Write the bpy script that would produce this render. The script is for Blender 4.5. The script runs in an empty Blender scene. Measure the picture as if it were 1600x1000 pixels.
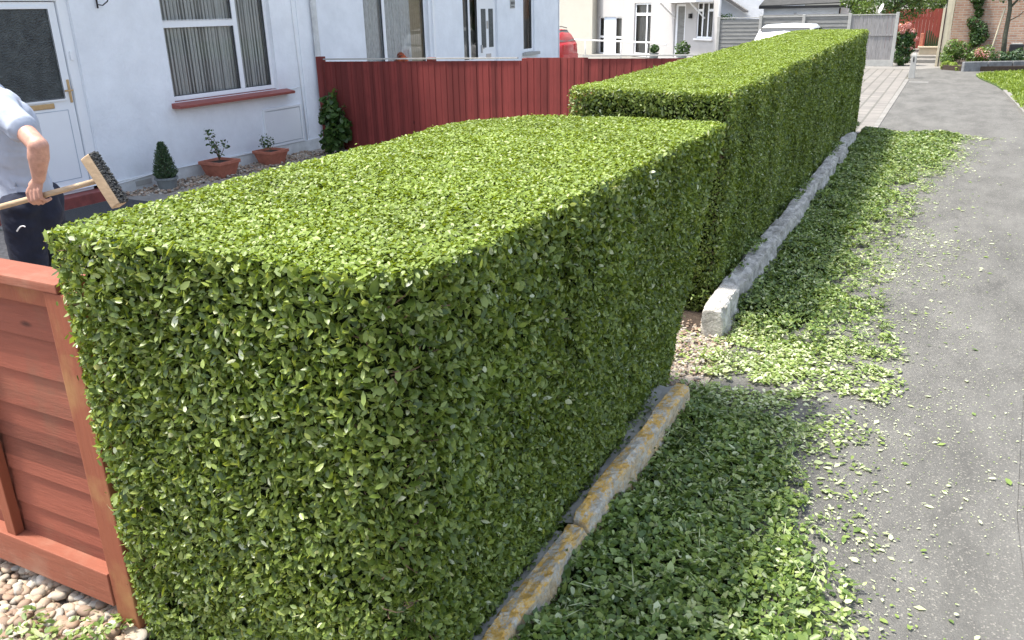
import bpy, bmesh, math, random
import numpy as np
from mathutils import Vector, Matrix, noise
R = math.radians
random.seed(7)
rng = np.random.default_rng(11)
sc = bpy.context.scene
C = sc.collection

# ------------------------------------------------------------------ camera
cam_d = bpy.data.cameras.new('camera')
cam = bpy.data.objects.new('camera', cam_d)
C.objects.link(cam)
cam.matrix_world = Matrix(((0.89276203, -0.14307818, 0.42720556, 0),
                           (0.45011687, 0.32378939, -0.83219904, 0),
                           (-0.01925511, 0.93524813, 0.35346878, 2.0),
                           (0, 0, 0, 1)))
cam_d.sensor_width = 36
cam_d.lens = 28.91
cam_d.clip_start = 0.05
cam_d.clip_end = 2000
sc.camera = cam

# ------------------------------------------------------------------ light
SUN_EL, SUN_AZ = 66, 23          # elevation; degrees the light leans from +X towards +Y
world = bpy.data.worlds.new('World')
sc.world = world
world.use_nodes = True
wn = world.node_tree.nodes
bg = wn['Background']
sky = wn.new('ShaderNodeTexSky')
sky.sky_type = 'NISHITA'
sky.sun_disc = False
sky.sun_elevation = R(SUN_EL)
sky.sun_rotation = R(-90 - SUN_AZ)
sky.air_density = 1.0
sky.dust_density = 2.5
sky.ozone_density = 1.0
haze_mix = wn.new('ShaderNodeMix')        # thin bright cloud veil: the blue is partly washed out
haze_mix.data_type = 'RGBA'
haze_mix.inputs['Factor'].default_value = 0.40
bw = wn.new('ShaderNodeRGBToBW')
world.node_tree.links.new(sky.outputs[0], bw.inputs[0])
world.node_tree.links.new(sky.outputs[0], haze_mix.inputs['A'])
world.node_tree.links.new(bw.outputs[0], haze_mix.inputs['B'])
world.node_tree.links.new(haze_mix.outputs['Result'], bg.inputs[0])
bg.inputs[1].default_value = 0.15
sun_d = bpy.data.lights.new('sun', 'SUN')
sun_d.energy = 2.3
sun_d.angle = R(6.0)
sun_d.color = (1.0, 0.95, 0.86)
sun = bpy.data.objects.new('sun', sun_d)
C.objects.link(sun)
tr = Vector((math.cos(R(SUN_EL)) * math.cos(R(SUN_AZ)), math.cos(R(SUN_EL)) * math.sin(R(SUN_AZ)), -math.sin(R(SUN_EL))))
sun.rotation_euler = tr.to_track_quat('-Z', 'Y').to_euler()
sc.view_settings.view_transform = 'Standard'
sc.view_settings.look = 'None'
sc.view_settings.gamma = 1
sc.view_settings.exposure = 1.62

# ------------------------------------------------------------------ materials
def mat(name):
    m = bpy.data.materials.new(name)
    m.use_nodes = True
    return m, m.node_tree.nodes, m.node_tree.links, m.node_tree.nodes['Principled BSDF']

def ramp(n, stops, interp='LINEAR'):
    r = n.new('ShaderNodeValToRGB')
    r.color_ramp.interpolation = interp
    e = r.color_ramp.elements
    while len(e) < len(stops):
        e.new(0.5)
    for k, (p, c) in enumerate(stops):
        e[k].position = p
        e[k].color = (*c, 1)
    return r

def tex(n, l, kind, scale, detail=4, rough=0.6, stretch=None, obj=True):
    t = n.new(kind)
    t.inputs['Scale'].default_value = scale
    if kind == 'ShaderNodeTexNoise':
        t.inputs['Detail'].default_value = detail
        t.inputs['Roughness'].default_value = rough
    co = n.new('ShaderNodeTexCoord')
    if stretch:
        mp = n.new('ShaderNodeMapping')
        mp.inputs['Scale'].default_value = stretch
        l.new(co.outputs['Object'], mp.inputs[0])
        l.new(mp.outputs[0], t.inputs['Vector'])
    else:
        l.new(co.outputs['Object'], t.inputs['Vector'])
    return t

def plain(name, col, rough=0.6, var=0.12, scale=6, metal=0, bump=0.0, bscale=60, stretch=None, col2=None, spec=0.5):
    """base colour broken up by two scales of noise, optional bump"""
    m, n, l, p = mat(name)
    t = tex(n, l, 'ShaderNodeTexNoise', scale, 6, 0.65, stretch)
    lo = tuple(c * (1 - var) for c in col)
    hi = tuple(min(1, c * (1 + var)) for c in (col2 or col))
    r = ramp(n, [(0.3, lo), (0.7, hi)])
    l.new(t.outputs[0], r.inputs[0])
    l.new(r.outputs[0], p.inputs['Base Color'])
    p.inputs['Roughness'].default_value = rough
    p.inputs['Metallic'].default_value = metal
    p.inputs['Specular IOR Level'].default_value = spec
    if bump:
        b = n.new('ShaderNodeBump')
        b.inputs['Strength'].default_value = bump
        b.inputs['Distance'].default_value = 0.01
        t2 = tex(n, l, 'ShaderNodeTexNoise', bscale, 5, 0.6, stretch)
        l.new(t2.outputs[0], b.inputs['Height'])
        l.new(b.outputs[0], p.inputs['Normal'])
    return m

def leaf_material(name, stops, trans=0.3, rough=0.38, patch=(0.85, 1.15)):
    m, n, l, p = mat(name)
    a = n.new('ShaderNodeAttribute')
    a.attribute_name = 'tone'
    r = ramp(n, stops)
    l.new(a.outputs['Fac'], r.inputs[0])
    t = tex(n, l, 'ShaderNodeTexNoise', 2.3, 3)
    mr = n.new('ShaderNodeMapRange')
    mr.inputs['From Min'].default_value = 0.3
    mr.inputs['From Max'].default_value = 0.7
    mr.inputs['To Min'].default_value = patch[0]
    mr.inputs['To Max'].default_value = patch[1]
    l.new(t.outputs[0], mr.inputs[0])
    mx = n.new('ShaderNodeVectorMath')
    mx.operation = 'SCALE'
    l.new(r.outputs[0], mx.inputs[0])
    l.new(mr.outputs[0], mx.inputs['Scale'])
    l.new(mx.outputs[0], p.inputs['Base Color'])
    p.inputs['Roughness'].default_value = rough
    p.inputs['Specular IOR Level'].default_value = 0.5
    tl = n.new('ShaderNodeBsdfTranslucent')
    g = n.new('ShaderNodeVectorMath')
    g.operation = 'MULTIPLY'
    g.inputs[1].default_value = (1.5, 1.35, 0.5)
    l.new(mx.outputs[0], g.inputs[0])
    l.new(g.outputs[0], tl.inputs['Color'])
    ms = n.new('ShaderNodeMixShader')
    ms.inputs[0].default_value = trans
    l.new(p.outputs[0], ms.inputs[1])
    l.new(tl.outputs[0], ms.inputs[2])
    l.new(ms.outputs[0], n['Material Output'].inputs['Surface'])
    return m

M = {}
M['hedge_leaf'] = leaf_material('hedge_leaf', [(0.0, (0.048, 0.086, 0.017)), (0.35, (0.132, 0.192, 0.034)), (0.7, (0.27, 0.345, 0.080)), (0.92, (0.43, 0.50, 0.19)), (1.0, (0.58, 0.62, 0.42))])
M['hedge_top'] = leaf_material('hedge_top', [(0.0, (0.11, 0.168, 0.018)), (0.5, (0.185, 0.262, 0.028)), (0.85, (0.235, 0.318, 0.042)), (1.0, (0.29, 0.36, 0.08))], 0.25, 0.45)
M['clip_leaf'] = leaf_material('clip_leaf', [(0.0, (0.05, 0.095, 0.02)), (0.4, (0.13, 0.205, 0.042)), (0.75, (0.27, 0.355, 0.09)), (1.0, (0.55, 0.60, 0.38))], 0.2, 0.42)
M['dark_leaf'] = leaf_material('dark_leaf', [(0.0, (0.02, 0.05, 0.012)), (0.6, (0.05, 0.11, 0.025)), (1.0, (0.12, 0.20, 0.05))])
M['mid_leaf'] = leaf_material('mid_leaf', [(0.0, (0.05, 0.10, 0.02)), (0.6, (0.12, 0.20, 0.04)), (1.0, (0.26, 0.36, 0.10))])
M['grey_leaf'] = leaf_material('grey_leaf', [(0.0, (0.03, 0.07, 0.03)), (0.6, (0.07, 0.13, 0.06)), (1.0, (0.14, 0.20, 0.10))])
M['pink_petal'] = leaf_material('pink_petal', [(0.0, (0.40, 0.16, 0.17)), (0.6, (0.60, 0.30, 0.30)), (1.0, (0.75, 0.55, 0.50))])
M['orange_petal'] = leaf_material('orange_petal', [(0.0, (0.5, 0.08, 0.03)), (1.0, (0.75, 0.25, 0.10))])
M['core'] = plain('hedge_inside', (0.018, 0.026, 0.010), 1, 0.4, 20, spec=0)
M['twig'] = plain('twig', (0.16, 0.10, 0.06), 0.9, 0.4, 30)
M['white_wall'] = plain('white_render', (0.79, 0.82, 0.855), 0.85, 0.07, 2.6, bump=0.8, bscale=24, spec=0.2)
M['white_plinth'] = plain('white_plinth', (0.62, 0.63, 0.62), 0.85, 0.20, 5, bump=0.5, bscale=30, spec=0.2)
M['upvc'] = plain('white_plastic', (0.82, 0.84, 0.86), 0.3, 0.02, 3)
M['grey_wall'] = plain('grey_render', (0.46, 0.45, 0.44), 0.9, 0.04, 2, bump=0.2, bscale=30, spec=0.2)
M['cream_wall'] = plain('cream_render', (0.66, 0.62, 0.52), 0.9, 0.04, 2, bump=0.2, bscale=30, spec=0.2)
M['gasket'] = plain('dark_gasket', (0.05, 0.055, 0.06), 0.6)
M['seam'] = plain('panel_seam', (0.42, 0.47, 0.54), 0.6)
M['brass'] = plain('brass', (0.55, 0.40, 0.22), 0.35, 0.1, 20, metal=0.7)
M['black'] = plain('black_metal', (0.02, 0.02, 0.022), 0.5)
M['red_sill'] = plain('red_sill_paint', (0.30, 0.085, 0.07), 0.5, 0.12, 9, bump=0.1)
M['red_step'] = plain('red_step_paint', (0.24, 0.06, 0.05), 0.6, 0.25, 9, bump=0.2)
M['mat_rubber'] = plain('doormat', (0.04, 0.042, 0.045), 0.9, 0.3, 30, bump=0.6, bscale=150)
M['slab'] = plain('paving_slab', (0.22, 0.21, 0.19), 0.9, 0.2, 5, bump=0.3)
M['terracotta'] = plain('terracotta', (0.42, 0.15, 0.095), 0.75, 0.2, 14, bump=0.15)
M['grey_pot'] = plain('grey_pot', (0.20, 0.22, 0.22), 0.6, 0.2, 14)
M['soil'] = plain('soil', (0.05, 0.035, 0.025), 1, 0.4, 30, bump=0.8)
M['concrete'] = plain('concrete', (0.42, 0.41, 0.38), 0.9, 0.2, 9, bump=0.6, bscale=40)
M['concrete_white'] = plain('weathered_concrete', (0.36, 0.34, 0.30), 0.95, 0.35, 11, bump=1.0, bscale=55, col2=(0.50, 0.48, 0.44))
M['grey_wood'] = plain('weathered_grey_wood', (0.20, 0.20, 0.19), 0.85, 0.25, 3, bump=0.4, bscale=12, stretch=(1, 1, 10))
M['grey_wood_v'] = plain('weathered_grey_boards', (0.25, 0.24, 0.235), 0.85, 0.25, 6, bump=0.4, bscale=12, stretch=(6, 6, 0.7))
M['pale_post'] = plain('pale_concrete_post', (0.38, 0.375, 0.35), 0.9, 0.12, 7)
M['cream_wood'] = plain('cream_painted_timber', (0.50, 0.44, 0.32), 0.7, 0.12, 5)
M['white_paint'] = plain('white_paint', (0.8, 0.8, 0.8), 0.4, 0.03, 3)
M['dark_slate'] = plain('dark_slate', (0.06, 0.06, 0.058), 0.9, 0.25, 4, bump=0.5, bscale=10)
M['roof_slate'] = plain('roof_slate', (0.16, 0.155, 0.15), 0.9, 0.25, 4, bump=0.6, bscale=10, stretch=(1, 4, 4))
M['red_boards'] = plain('bright_red_boards', (0.27, 0.058, 0.045), 0.7, 0.15, 4, stretch=(6, 6, .6))
M['skin'] = plain('skin', (0.52, 0.27, 0.19), 0.5, 0.14, 22, bump=0.12, bscale=140, col2=(0.60, 0.33, 0.24))
M['hair'] = plain('hair', (0.10, 0.07, 0.05), 0.7, 0.4, 60)
M['shirt'] = plain('grey_tshirt', (0.40, 0.44, 0.52), 0.9, 0.06, 10, bump=0.35, bscale=14)
M['trouser'] = plain('navy_trousers', (0.012, 0.016, 0.034), 0.9, 0.3, 10, bump=0.4, bscale=14)
M['shoe'] = plain('shoe_leather', (0.03, 0.028, 0.025), 0.6)
M['eye'] = plain('eye_white', (0.7, 0.7, 0.68), 0.3)
M['broom_wood'] = plain('pale_broom_wood', (0.50, 0.36, 0.22), 0.6, 0.22, 6, bump=0.1, stretch=(1, 8, 8))
M['bristle'] = plain('grey_bristle', (0.085, 0.085, 0.08), 0.9, 0.5, 90, bump=1, bscale=160)
M['red_car'] = plain('red_car_paint', (0.50, 0.035, 0.04), 0.25, 0.03, 2)
M['white_car'] = plain('white_car_paint', (0.78, 0.78, 0.78), 0.25, 0.02, 2)
M['tyre'] = plain('tyre', (0.025, 0.025, 0.025), 0.85)
M['rim'] = plain('rim', (0.45, 0.45, 0.46), 0.35, metal=0.8)
M['car_glass'] = plain('car_glass', (0.05, 0.06, 0.065), 0.05, spec=0.9)
M['red_lamp'] = plain('red_lamp', (0.5, 0.02, 0.02), 0.2)
M['trunk'] = plain('bark', (0.085, 0.085, 0.06), 0.95, 0.35, 18, bump=0.8, bscale=30)
M['blind'] = plain('blind_fabric', (0.60, 0.61, 0.60), 0.9, 0.06, 8)
M['net'] = plain('net_curtain', (0.60, 0.62, 0.63), 0.9, 0.30, 22, stretch=(1, 3.5, .5))
M['drape'] = plain('beige_drape', (0.42, 0.36, 0.26), 0.9, 0.12, 12)
M['dull_curtain'] = plain('dull_curtain', (0.20, 0.20, 0.19), 0.95, 0.4, 5, stretch=(2, 2, .6))
M['back_curtain'] = plain('back_curtain', (0.44, 0.44, 0.43), 0.95, 0.25, 3, stretch=(2, 2, .6))
M['room'] = plain('dim_room', (0.07, 0.07, 0.07), 0.95)

def glass(name, tint=(0.95, 0.96, 0.96), fres=1.45, base=0.02):
    m, n, l, p = mat(name)
    n.remove(p)
    tb = n.new('ShaderNodeBsdfTransparent')
    tb.inputs[0].default_value = (*tint, 1)
    gl = n.new('ShaderNodeBsdfGlossy')
    gl.inputs['Roughness'].default_value = 0.02
    fr = n.new('ShaderNodeFresnel')
    fr.inputs[0].default_value = fres
    ms = n.new('ShaderNodeMixShader')
    l.new(fr.outputs[0], ms.inputs[0])
    l.new(tb.outputs[0], ms.inputs[1])
    l.new(gl.outputs[0], ms.inputs[2])
    l.new(ms.outputs[0], n['Material Output'].inputs['Surface'])
    return m
M['glass'] = glass('window_glass')

def obscured():
    m, n, l, p = mat('obscured_glass')
    t = tex(n, l, 'ShaderNodeTexNoise', 9, 8, 0.75)
    r = ramp(n, [(0.35, (0.018, 0.022, 0.022)), (0.62, (0.06, 0.07, 0.068)), (0.8, (0.16, 0.18, 0.18))])
    l.new(t.outputs[0], r.inputs[0])
    l.new(r.outputs[0], p.inputs['Base Color'])
    p.inputs['Roughness'].default_value = 0.28
    b = n.new('ShaderNodeBump')
    b.inputs['Strength'].default_value = 0.8
    b.inputs['Distance'].default_value = 0.01
    t2 = tex(n, l, 'ShaderNodeTexVoronoi', 60)
    l.new(t2.outputs[0], b.inputs['Height'])
    l.new(b.outputs[0], p.inputs['Normal'])
    return m
M['obscured'] = obscured()

def boards(name, base, axis, pitch, dark=0.35, var=0.25, grain=(8, 8, .6), stain_sunlit=None):
    """painted timber: colour changes board to board (cells along an axis), grain and knots"""
    m, n, l, p = mat(name)
    co = n.new('ShaderNodeTexCoord')
    sp = n.new('ShaderNodeSeparateXYZ')
    l.new(co.outputs['Object'], sp.inputs[0])
    d = n.new('ShaderNodeMath'); d.operation = 'DIVIDE'; d.inputs[1].default_value = pitch
    l.new(sp.outputs[axis], d.inputs[0])
    f = n.new('ShaderNodeMath'); f.operation = 'FLOOR'
    l.new(d.outputs[0], f.inputs[0])
    w = n.new('ShaderNodeTexWhiteNoise'); w.noise_dimensions = '1D'
    l.new(f.outputs[0], w.inputs['W'])
    g = tex(n, l, 'ShaderNodeTexNoise', 5, 8, 0.7, grain)
    k = tex(n, l, 'ShaderNodeTexNoise', 3.1, 5, 0.6)
    r1 = ramp(n, [(0.25, tuple(c * (1 - var) for c in base)), (0.75, tuple(c * (1 + var) for c in base))])
    mm = n.new('ShaderNodeMath'); mm.operation = 'MULTIPLY_ADD'; mm.inputs[1].default_value = 0.45
    l.new(w.outputs['Value'], mm.inputs[0])
    mh = n.new('ShaderNodeMath'); mh.operation = 'MULTIPLY'; mh.inputs[1].default_value = 0.58
    l.new(g.outputs[0], mh.inputs[0])
    l.new(mh.outputs[0], mm.inputs[2])
    l.new(mm.outputs[0], r1.inputs[0])
    mix = n.new('ShaderNodeMix'); mix.data_type = 'RGBA'
    l.new(r1.outputs[0], mix.inputs['A'])
    mix.inputs['B'].default_value = (*(stain_sunlit or tuple(c * 0.5 for c in base)), 1)
    rr = ramp(n, [(0.52, (0, 0, 0)), (0.72, (dark, dark, dark))])
    l.new(k.outputs[0], rr.inputs[0])
    l.new(rr.outputs[0], mix.inputs['Factor'])
    kv = tex(n, l, 'ShaderNodeTexVoronoi', 3.4, stretch=tuple(max(0.55, min(1.6, g_ / 4)) for g_ in grain))      # knots
    kr = ramp(n, [(0.035, (0.35, 0.33, 0.33)), (0.075, (1, 1, 1))])
    l.new(kv.outputs['Distance'], kr.inputs[0])
    km = n.new('ShaderNodeVectorMath'); km.operation = 'MULTIPLY'
    l.new(mix.outputs['Result'], km.inputs[0]); l.new(kr.outputs[0], km.inputs[1])
    l.new(km.outputs[0], p.inputs['Base Color'])
    p.inputs['Roughness'].default_value = 0.72
    p.inputs['Specular IOR Level'].default_value = 0.35
    b = n.new('ShaderNodeBump'); b.inputs['Strength'].default_value = 0.35; b.inputs['Distance'].default_value = 0.01
    l.new(g.outputs[0], b.inputs['Height'])
    l.new(b.outputs[0], p.inputs['Normal'])
    return m
M['maroon_boards'] = boards('maroon_fence_boards', (0.175, 0.032, 0.028), 0, 0.095, 0.30, 0.30)
M['salmon_boards'] = boards('red_lap_boards', (0.205, 0.060, 0.036), 2, 0.138, 0.7, 0.3, (1.2, 6, 14), stain_sunlit=(0.17, 0.09, 0.055))
M['red_post'] = boards('red_post_paint', (0.235, 0.070, 0.035), 2, 3, 0.9, 0.2, (9, 9, .8), stain_sunlit=(0.34, 0.18, 0.07))  # lighter orange blotches paint the post's sunlit strip into its colour
M['red_rail'] = boards('red_rail_paint', (0.25, 0.080, 0.046), 2, 3, 0.5, 0.2, (1, 9, 9), stain_sunlit=(0.34, 0.23, 0.16))

def asphalt(name, lo, hi, coarse=1.0):
    m, n, l, p = mat(name)
    big = tex(n, l, 'ShaderNodeTexNoise', 1.6, 8, 0.72, (1.5, .6, 1))
    fine = tex(n, l, 'ShaderNodeTexNoise', 130 / coarse, 4, 0.8)
    vor = tex(n, l, 'ShaderNodeTexVoronoi', 170 / coarse)
    r = ramp(n, [(0.3, lo), (0.72, hi)])
    a = n.new('ShaderNodeMath'); a.operation = 'MULTIPLY_ADD'; a.inputs[1].default_value = 0.62
    l.new(big.outputs[0], a.inputs[0])
    h = n.new('ShaderNodeMath'); h.operation = 'MULTIPLY'; h.inputs[1].default_value = 0.38
    l.new(fine.outputs[0], h.inputs[0])
    l.new(h.outputs[0], a.inputs[2])
    l.new(a.outputs[0], r.inputs[0])
    # pale stone chips
    chip = n.new('ShaderNodeSeparateColor')
    l.new(vor.outputs['Color'], chip.inputs[0])
    cr = ramp(n, [(0.90, (0, 0, 0)), (0.96, (0.5, 0.5, 0.5))])
    l.new(chip.outputs[0], cr.inputs[0])
    mx = n.new('ShaderNodeMix'); mx.data_type = 'RGBA'
    l.new(cr.outputs[0], mx.inputs['Factor'])
    l.new(r.outputs[0], mx.inputs['A'])
    mx.inputs['B'].default_value = (hi[0] * 1.7, hi[1] * 1.65, hi[2] * 1.55, 1)
    l.new(mx.outputs['Result'], p.inputs['Base Color'])
    p.inputs['Roughness'].default_value = 0.95
    p.inputs['Specular IOR Level'].default_value = 0.3
    b = n.new('ShaderNodeBump'); b.inputs['Strength'].default_value = 0.9; b.inputs['Distance'].default_value = 0.004 * coarse
    l.new(vor.outputs['Distance'], b.inputs['Height'])
    l.new(b.outputs[0], p.inputs['Normal'])
    return m
M['asphalt'] = asphalt('worn_asphalt', (0.060, 0.059, 0.054), (0.205, 0.200, 0.184))
M['asphalt_coarse'] = asphalt('coarse_asphalt', (0.052, 0.051, 0.047), (0.205, 0.199, 0.184), 1.7)

def lichen():
    m, n, l, p = mat('lichen_concrete')
    a = tex(n, l, 'ShaderNodeTexNoise', 38, 8, 0.8)
    b_ = tex(n, l, 'ShaderNodeTexNoise', 9, 10, 0.88, (1.6, .9, 1))
    r = ramp(n, [(0.32, (0.30, 0.27, 0.22)), (0.5, (0.60, 0.57, 0.49)), (0.70, (0.80, 0.77, 0.69))])
    l.new(a.outputs[0], r.inputs[0])
    r2 = ramp(n, [(0.32, (0.50, 0.27, 0.06)), (0.5, (0.78, 0.47, 0.10)), (0.7, (0.80, 0.64, 0.34))])
    l.new(a.outputs[0], r2.inputs[0])
    f = ramp(n, [(0.46, (0, 0, 0)), (0.52, (1, 1, 1))])
    l.new(b_.outputs[0], f.inputs[0])
    mx = n.new('ShaderNodeMix'); mx.data_type = 'RGBA'
    ge = n.new('ShaderNodeNewGeometry'); gs = n.new('ShaderNodeSeparateXYZ')      # lichen sits mostly on the upper face
    l.new(ge.outputs['Normal'], gs.inputs[0])
    gm = n.new('ShaderNodeMapRange'); gm.inputs['From Min'].default_value = -0.1; gm.inputs['From Max'].default_value = 0.6; gm.inputs['To Min'].default_value = 0.35
    l.new(gs.outputs['Z'], gm.inputs[0])
    fm = n.new('ShaderNodeMath'); fm.operation = 'MULTIPLY'
    l.new(f.outputs[0], fm.inputs[0]); l.new(gm.outputs[0], fm.inputs[1])
    l.new(fm.outputs[0], mx.inputs['Factor'])
    l.new(r.outputs[0], mx.inputs['A'])
    l.new(r2.outputs[0], mx.inputs['B'])
    l.new(mx.outputs['Result'], p.inputs['Base Color'])
    p.inputs['Roughness'].default_value = 0.95
    b = n.new('ShaderNodeBump'); b.inputs['Strength'].default_value = 1; b.inputs['Distance'].default_value = 0.012
    l.new(a.outputs[0], b.inputs['Height'])
    l.new(b.outputs[0], p.inputs['Normal'])
    return m
M['lichen'] = lichen()

def brick_mat(name, c1, c2, mortar, sx, sy, sz, rot=(0, 0, 0), bw=0.5, bh=0.25, ms=0.02):
    m, n, l, p = mat(name)
    co = n.new('ShaderNodeTexCoord')
    mp = n.new('ShaderNodeMapping')
    mp.inputs['Scale'].default_value = (sx, sy, sz)
    mp.inputs['Rotation'].default_value = rot
    l.new(co.outputs['Object'], mp.inputs[0])
    t = n.new('ShaderNodeTexBrick')
    t.inputs['Scale'].default_value = 1
    t.inputs['Brick Width'].default_value = bw
    t.inputs['Row Height'].default_value = bh
    t.inputs['Mortar Size'].default_value = ms
    t.inputs['Color1'].default_value = (*c1, 1)
    t.inputs['Color2'].default_value = (*c2, 1)
    t.inputs['Mortar'].default_value = (*mortar, 1)
    l.new(mp.outputs[0], t.inputs['Vector'])
    nz = tex(n, l, 'ShaderNodeTexNoise', 3, 6)
    mr = n.new('ShaderNodeMapRange'); mr.inputs['To Min'].default_value = 0.75; mr.inputs['To Max'].default_value = 1.25
    l.new(nz.outputs[0], mr.inputs[0])
    s = n.new('ShaderNodeVectorMath'); s.operation = 'SCALE'
    l.new(t.outputs[0], s.inputs[0]); l.new(mr.outputs[0], s.inputs['Scale'])
    l.new(s.outputs[0], p.inputs['Base Color'])
    p.inputs['Roughness'].default_value = 0.9
    b = n.new('ShaderNodeBump'); b.inputs['Strength'].default_value = 0.6; b.inputs['Distance'].default_value = 0.01; b.invert = True
    l.new(t.outputs['Fac'], b.inputs['Height'])
    l.new(b.outputs[0], p.inputs['Normal'])
    return m
M['brick'] = brick_mat('red_brick', (0.36, 0.19, 0.13), (0.46, 0.30, 0.21), (0.42, 0.37, 0.31), 1, 1, 1, (R(90), 0, 0), 0.225, 0.075, 0.011)
M['pavers'] = brick_mat('buff_block_paving', (0.185, 0.172, 0.155), (0.225, 0.208, 0.185), (0.13, 0.125, 0.105), 1, 1, 1, (0, 0, R(90)), 0.45, 0.24, 0.02)
M['grass'] = plain('grass_soil', (0.06, 0.10, 0.02), 1, 0.4, 12)
M['garden_ground'] = plain('garden_gravel', (0.30, 0.26, 0.22), 0.95, 0.35, 25, bump=0.9, bscale=60)
M['ground'] = plain('open_ground', (0.16, 0.15, 0.12), 1, 0.3, 2)

def stone_mat():
    m, n, l, p = mat('buff_pebble')
    a = n.new('ShaderNodeAttribute'); a.attribute_name = 'tone'
    r = ramp(n, [(0, (0.20, 0.15, 0.11)), (0.3, (0.34, 0.23, 0.16)), (0.55, (0.42, 0.34, 0.25)), (0.8, (0.33, 0.31, 0.27)), (1, (0.58, 0.53, 0.45))])
    l.new(a.outputs['Fac'], r.inputs[0])
    l.new(r.outputs[0], p.inputs['Base Color'])
    p.inputs['Roughness'].default_value = 0.75
    return m
M['pebble'] = stone_mat()

# ------------------------------------------------------------------ builders
def tag(o, label=None, cat=None, group=None, kind=None):
    if label: o['label'] = label
    if cat: o['category'] = cat
    if group: o['group'] = group
    if kind: o['kind'] = kind
    return o

def thing(name, label, cat, loc=(0, 0, 0), group=None):
    o = bpy.data.objects.new(name, None)
    o.empty_display_size = 0.1
    C.objects.link(o)
    o.location = loc
    return tag(o, label, cat, group)

def world_loc(o):
    v = Vector((0, 0, 0))
    while o is not None:
        v = v + o.location
        o = o.parent
    return v

def link_mesh(name, me, m, parent=None, smooth=False):
    """mesh given in world coordinates; origin moved to the parent's"""
    if parent is not None:
        off = world_loc(parent)
        me.transform(Matrix.Translation(-off))
    o = bpy.data.objects.new(name, me)
    C.objects.link(o)
    if parent is not None:
        o.parent = parent
    if m is not None:
        for k in (m if isinstance(m, (list, tuple)) else [m]):
            me.materials.append(k)
    if smooth:
        me.shade_smooth()
    return o

class MB:
    def __init__(self, frame=None):
        self.v, self.f, self.frame = [], [], frame
    def add(self, vs, fs):
        b = len(self.v)
        if self.frame:
            vs = [self.frame(*p) for p in vs]
        self.v += [tuple(p) for p in vs]
        self.f += [tuple(b + i for i in f) for f in fs]
        return self
    def box(self, x0, x1, y0, y1, z0, z1):
        return self.add([(x0, y0, z0), (x1, y0, z0), (x1, y1, z0), (x0, y1, z0), (x0, y0, z1), (x1, y0, z1), (x1, y1, z1), (x0, y1, z1)],
                        [(0, 3, 2, 1), (4, 5, 6, 7), (0, 1, 5, 4), (1, 2, 6, 5), (2, 3, 7, 6), (3, 0, 4, 7)])
    def obox(self, c, ax, ay, az):
        c, ax, ay, az = map(Vector, (c, ax, ay, az))
        vs = [c + ax * i + ay * j + az * k for k in (-1, 1) for i, j in ((-1, -1), (1, -1), (1, 1), (-1, 1))]
        return self.add(vs, [(0, 3, 2, 1), (4, 5, 6, 7), (0, 1, 5, 4), (1, 2, 6, 5), (2, 3, 7, 6), (3, 0, 4, 7)])
    def quad(self, a, b, c, d):
        return self.add([a, b, c, d], [(0, 1, 2, 3)])
    def tube(self, pts, rad, n=8, cap=True):
        pts = [Vector(p) for p in pts]
        if not isinstance(rad, (list, tuple)):
            rad = [rad] * len(pts)
        vs, fs = [], []
        up = Vector((0, 0, 1))
        prev = None
        for i, p in enumerate(pts):
            d = (pts[min(i + 1, len(pts) - 1)] - pts[max(i - 1, 0)]).normalized()
            if prev is None:
                a = d.cross(up if abs(d.z) < 0.9 else Vector((1, 0, 0))).normalized()
            else:
                a = (prev - d * prev.dot(d)).normalized()
            prev = a
            b = d.cross(a)
            for k in range(n):
                t = 2 * math.pi * k / n
                vs.append(p + (a * math.cos(t) + b * math.sin(t)) * rad[i])
        for i in range(len(pts) - 1):
            for k in range(n):
                q = (k + 1) % n
                fs.append((i * n + k, i * n + q, (i + 1) * n + q, (i + 1) * n + k))
        if cap:
            fs.append(tuple(range(n))[::-1])
            fs.append(tuple((len(pts) - 1) * n + k for k in range(n)))
        return self.add(vs, fs)
    def lathe(self, c, prof, n=20):
        vs, fs = [], []
        for r, z in prof:
            for k in range(n):
                t = 2 * math.pi * k / n
                vs.append((c[0] + r * math.cos(t), c[1] + r * math.sin(t), c[2] + z))
        for i in range(len(prof) - 1):
            for k in range(n):
                q = (k + 1) % n
                fs.append((i * n + k, i * n + q, (i + 1) * n + q, (i + 1) * n + k))
        return self.add(vs, fs)
    def prism(self, poly, d0, d1, axis='y'):
        """polygon in the (x,z) plane pushed along y, or (y,z) along x, or (x,y) along z"""
        g = {'y': lambda p, d: (p[0], d, p[1]), 'x': lambda p, d: (d, p[0], p[1]), 'z': lambda p, d: (p[0], p[1], d)}[axis]
        n = len(poly)
        vs = [g(p, d0) for p in poly] + [g(p, d1) for p in poly]
        fs = [tuple(range(n)), tuple(range(2 * n - 1, n - 1, -1))] + [(i, (i + 1) % n, n + (i + 1) % n, n + i) for i in range(n)]
        return self.add(vs, fs)
    def build(self, name, m, parent=None, bevel=0, smooth=False, seg=2):
        me = bpy.data.meshes.new(name)
        me.from_pydata(self.v, [], self.f)
        bm = bmesh.new(); bm.from_mesh(me)
        bmesh.ops.recalc_face_normals(bm, faces=bm.faces)
        if bevel:
            bmesh.ops.bevel(bm, geom=list(bm.edges), offset=bevel, segments=seg, affect='EDGES', profile=0.6)
        bm.to_mesh(me); bm.free()
        return link_mesh(name, me, m, parent, smooth)

def part(name, m, parent, bevel=0, frame=None, **kw):
    b = MB(frame)
    for k, args in kw.items():
        getattr(b, k)(*args)
    return b.build(name, m, parent, bevel)

# ---- leaves
def unit(a):
    return a / np.maximum(np.linalg.norm(a, axis=1, keepdims=True), 1e-9)

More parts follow.
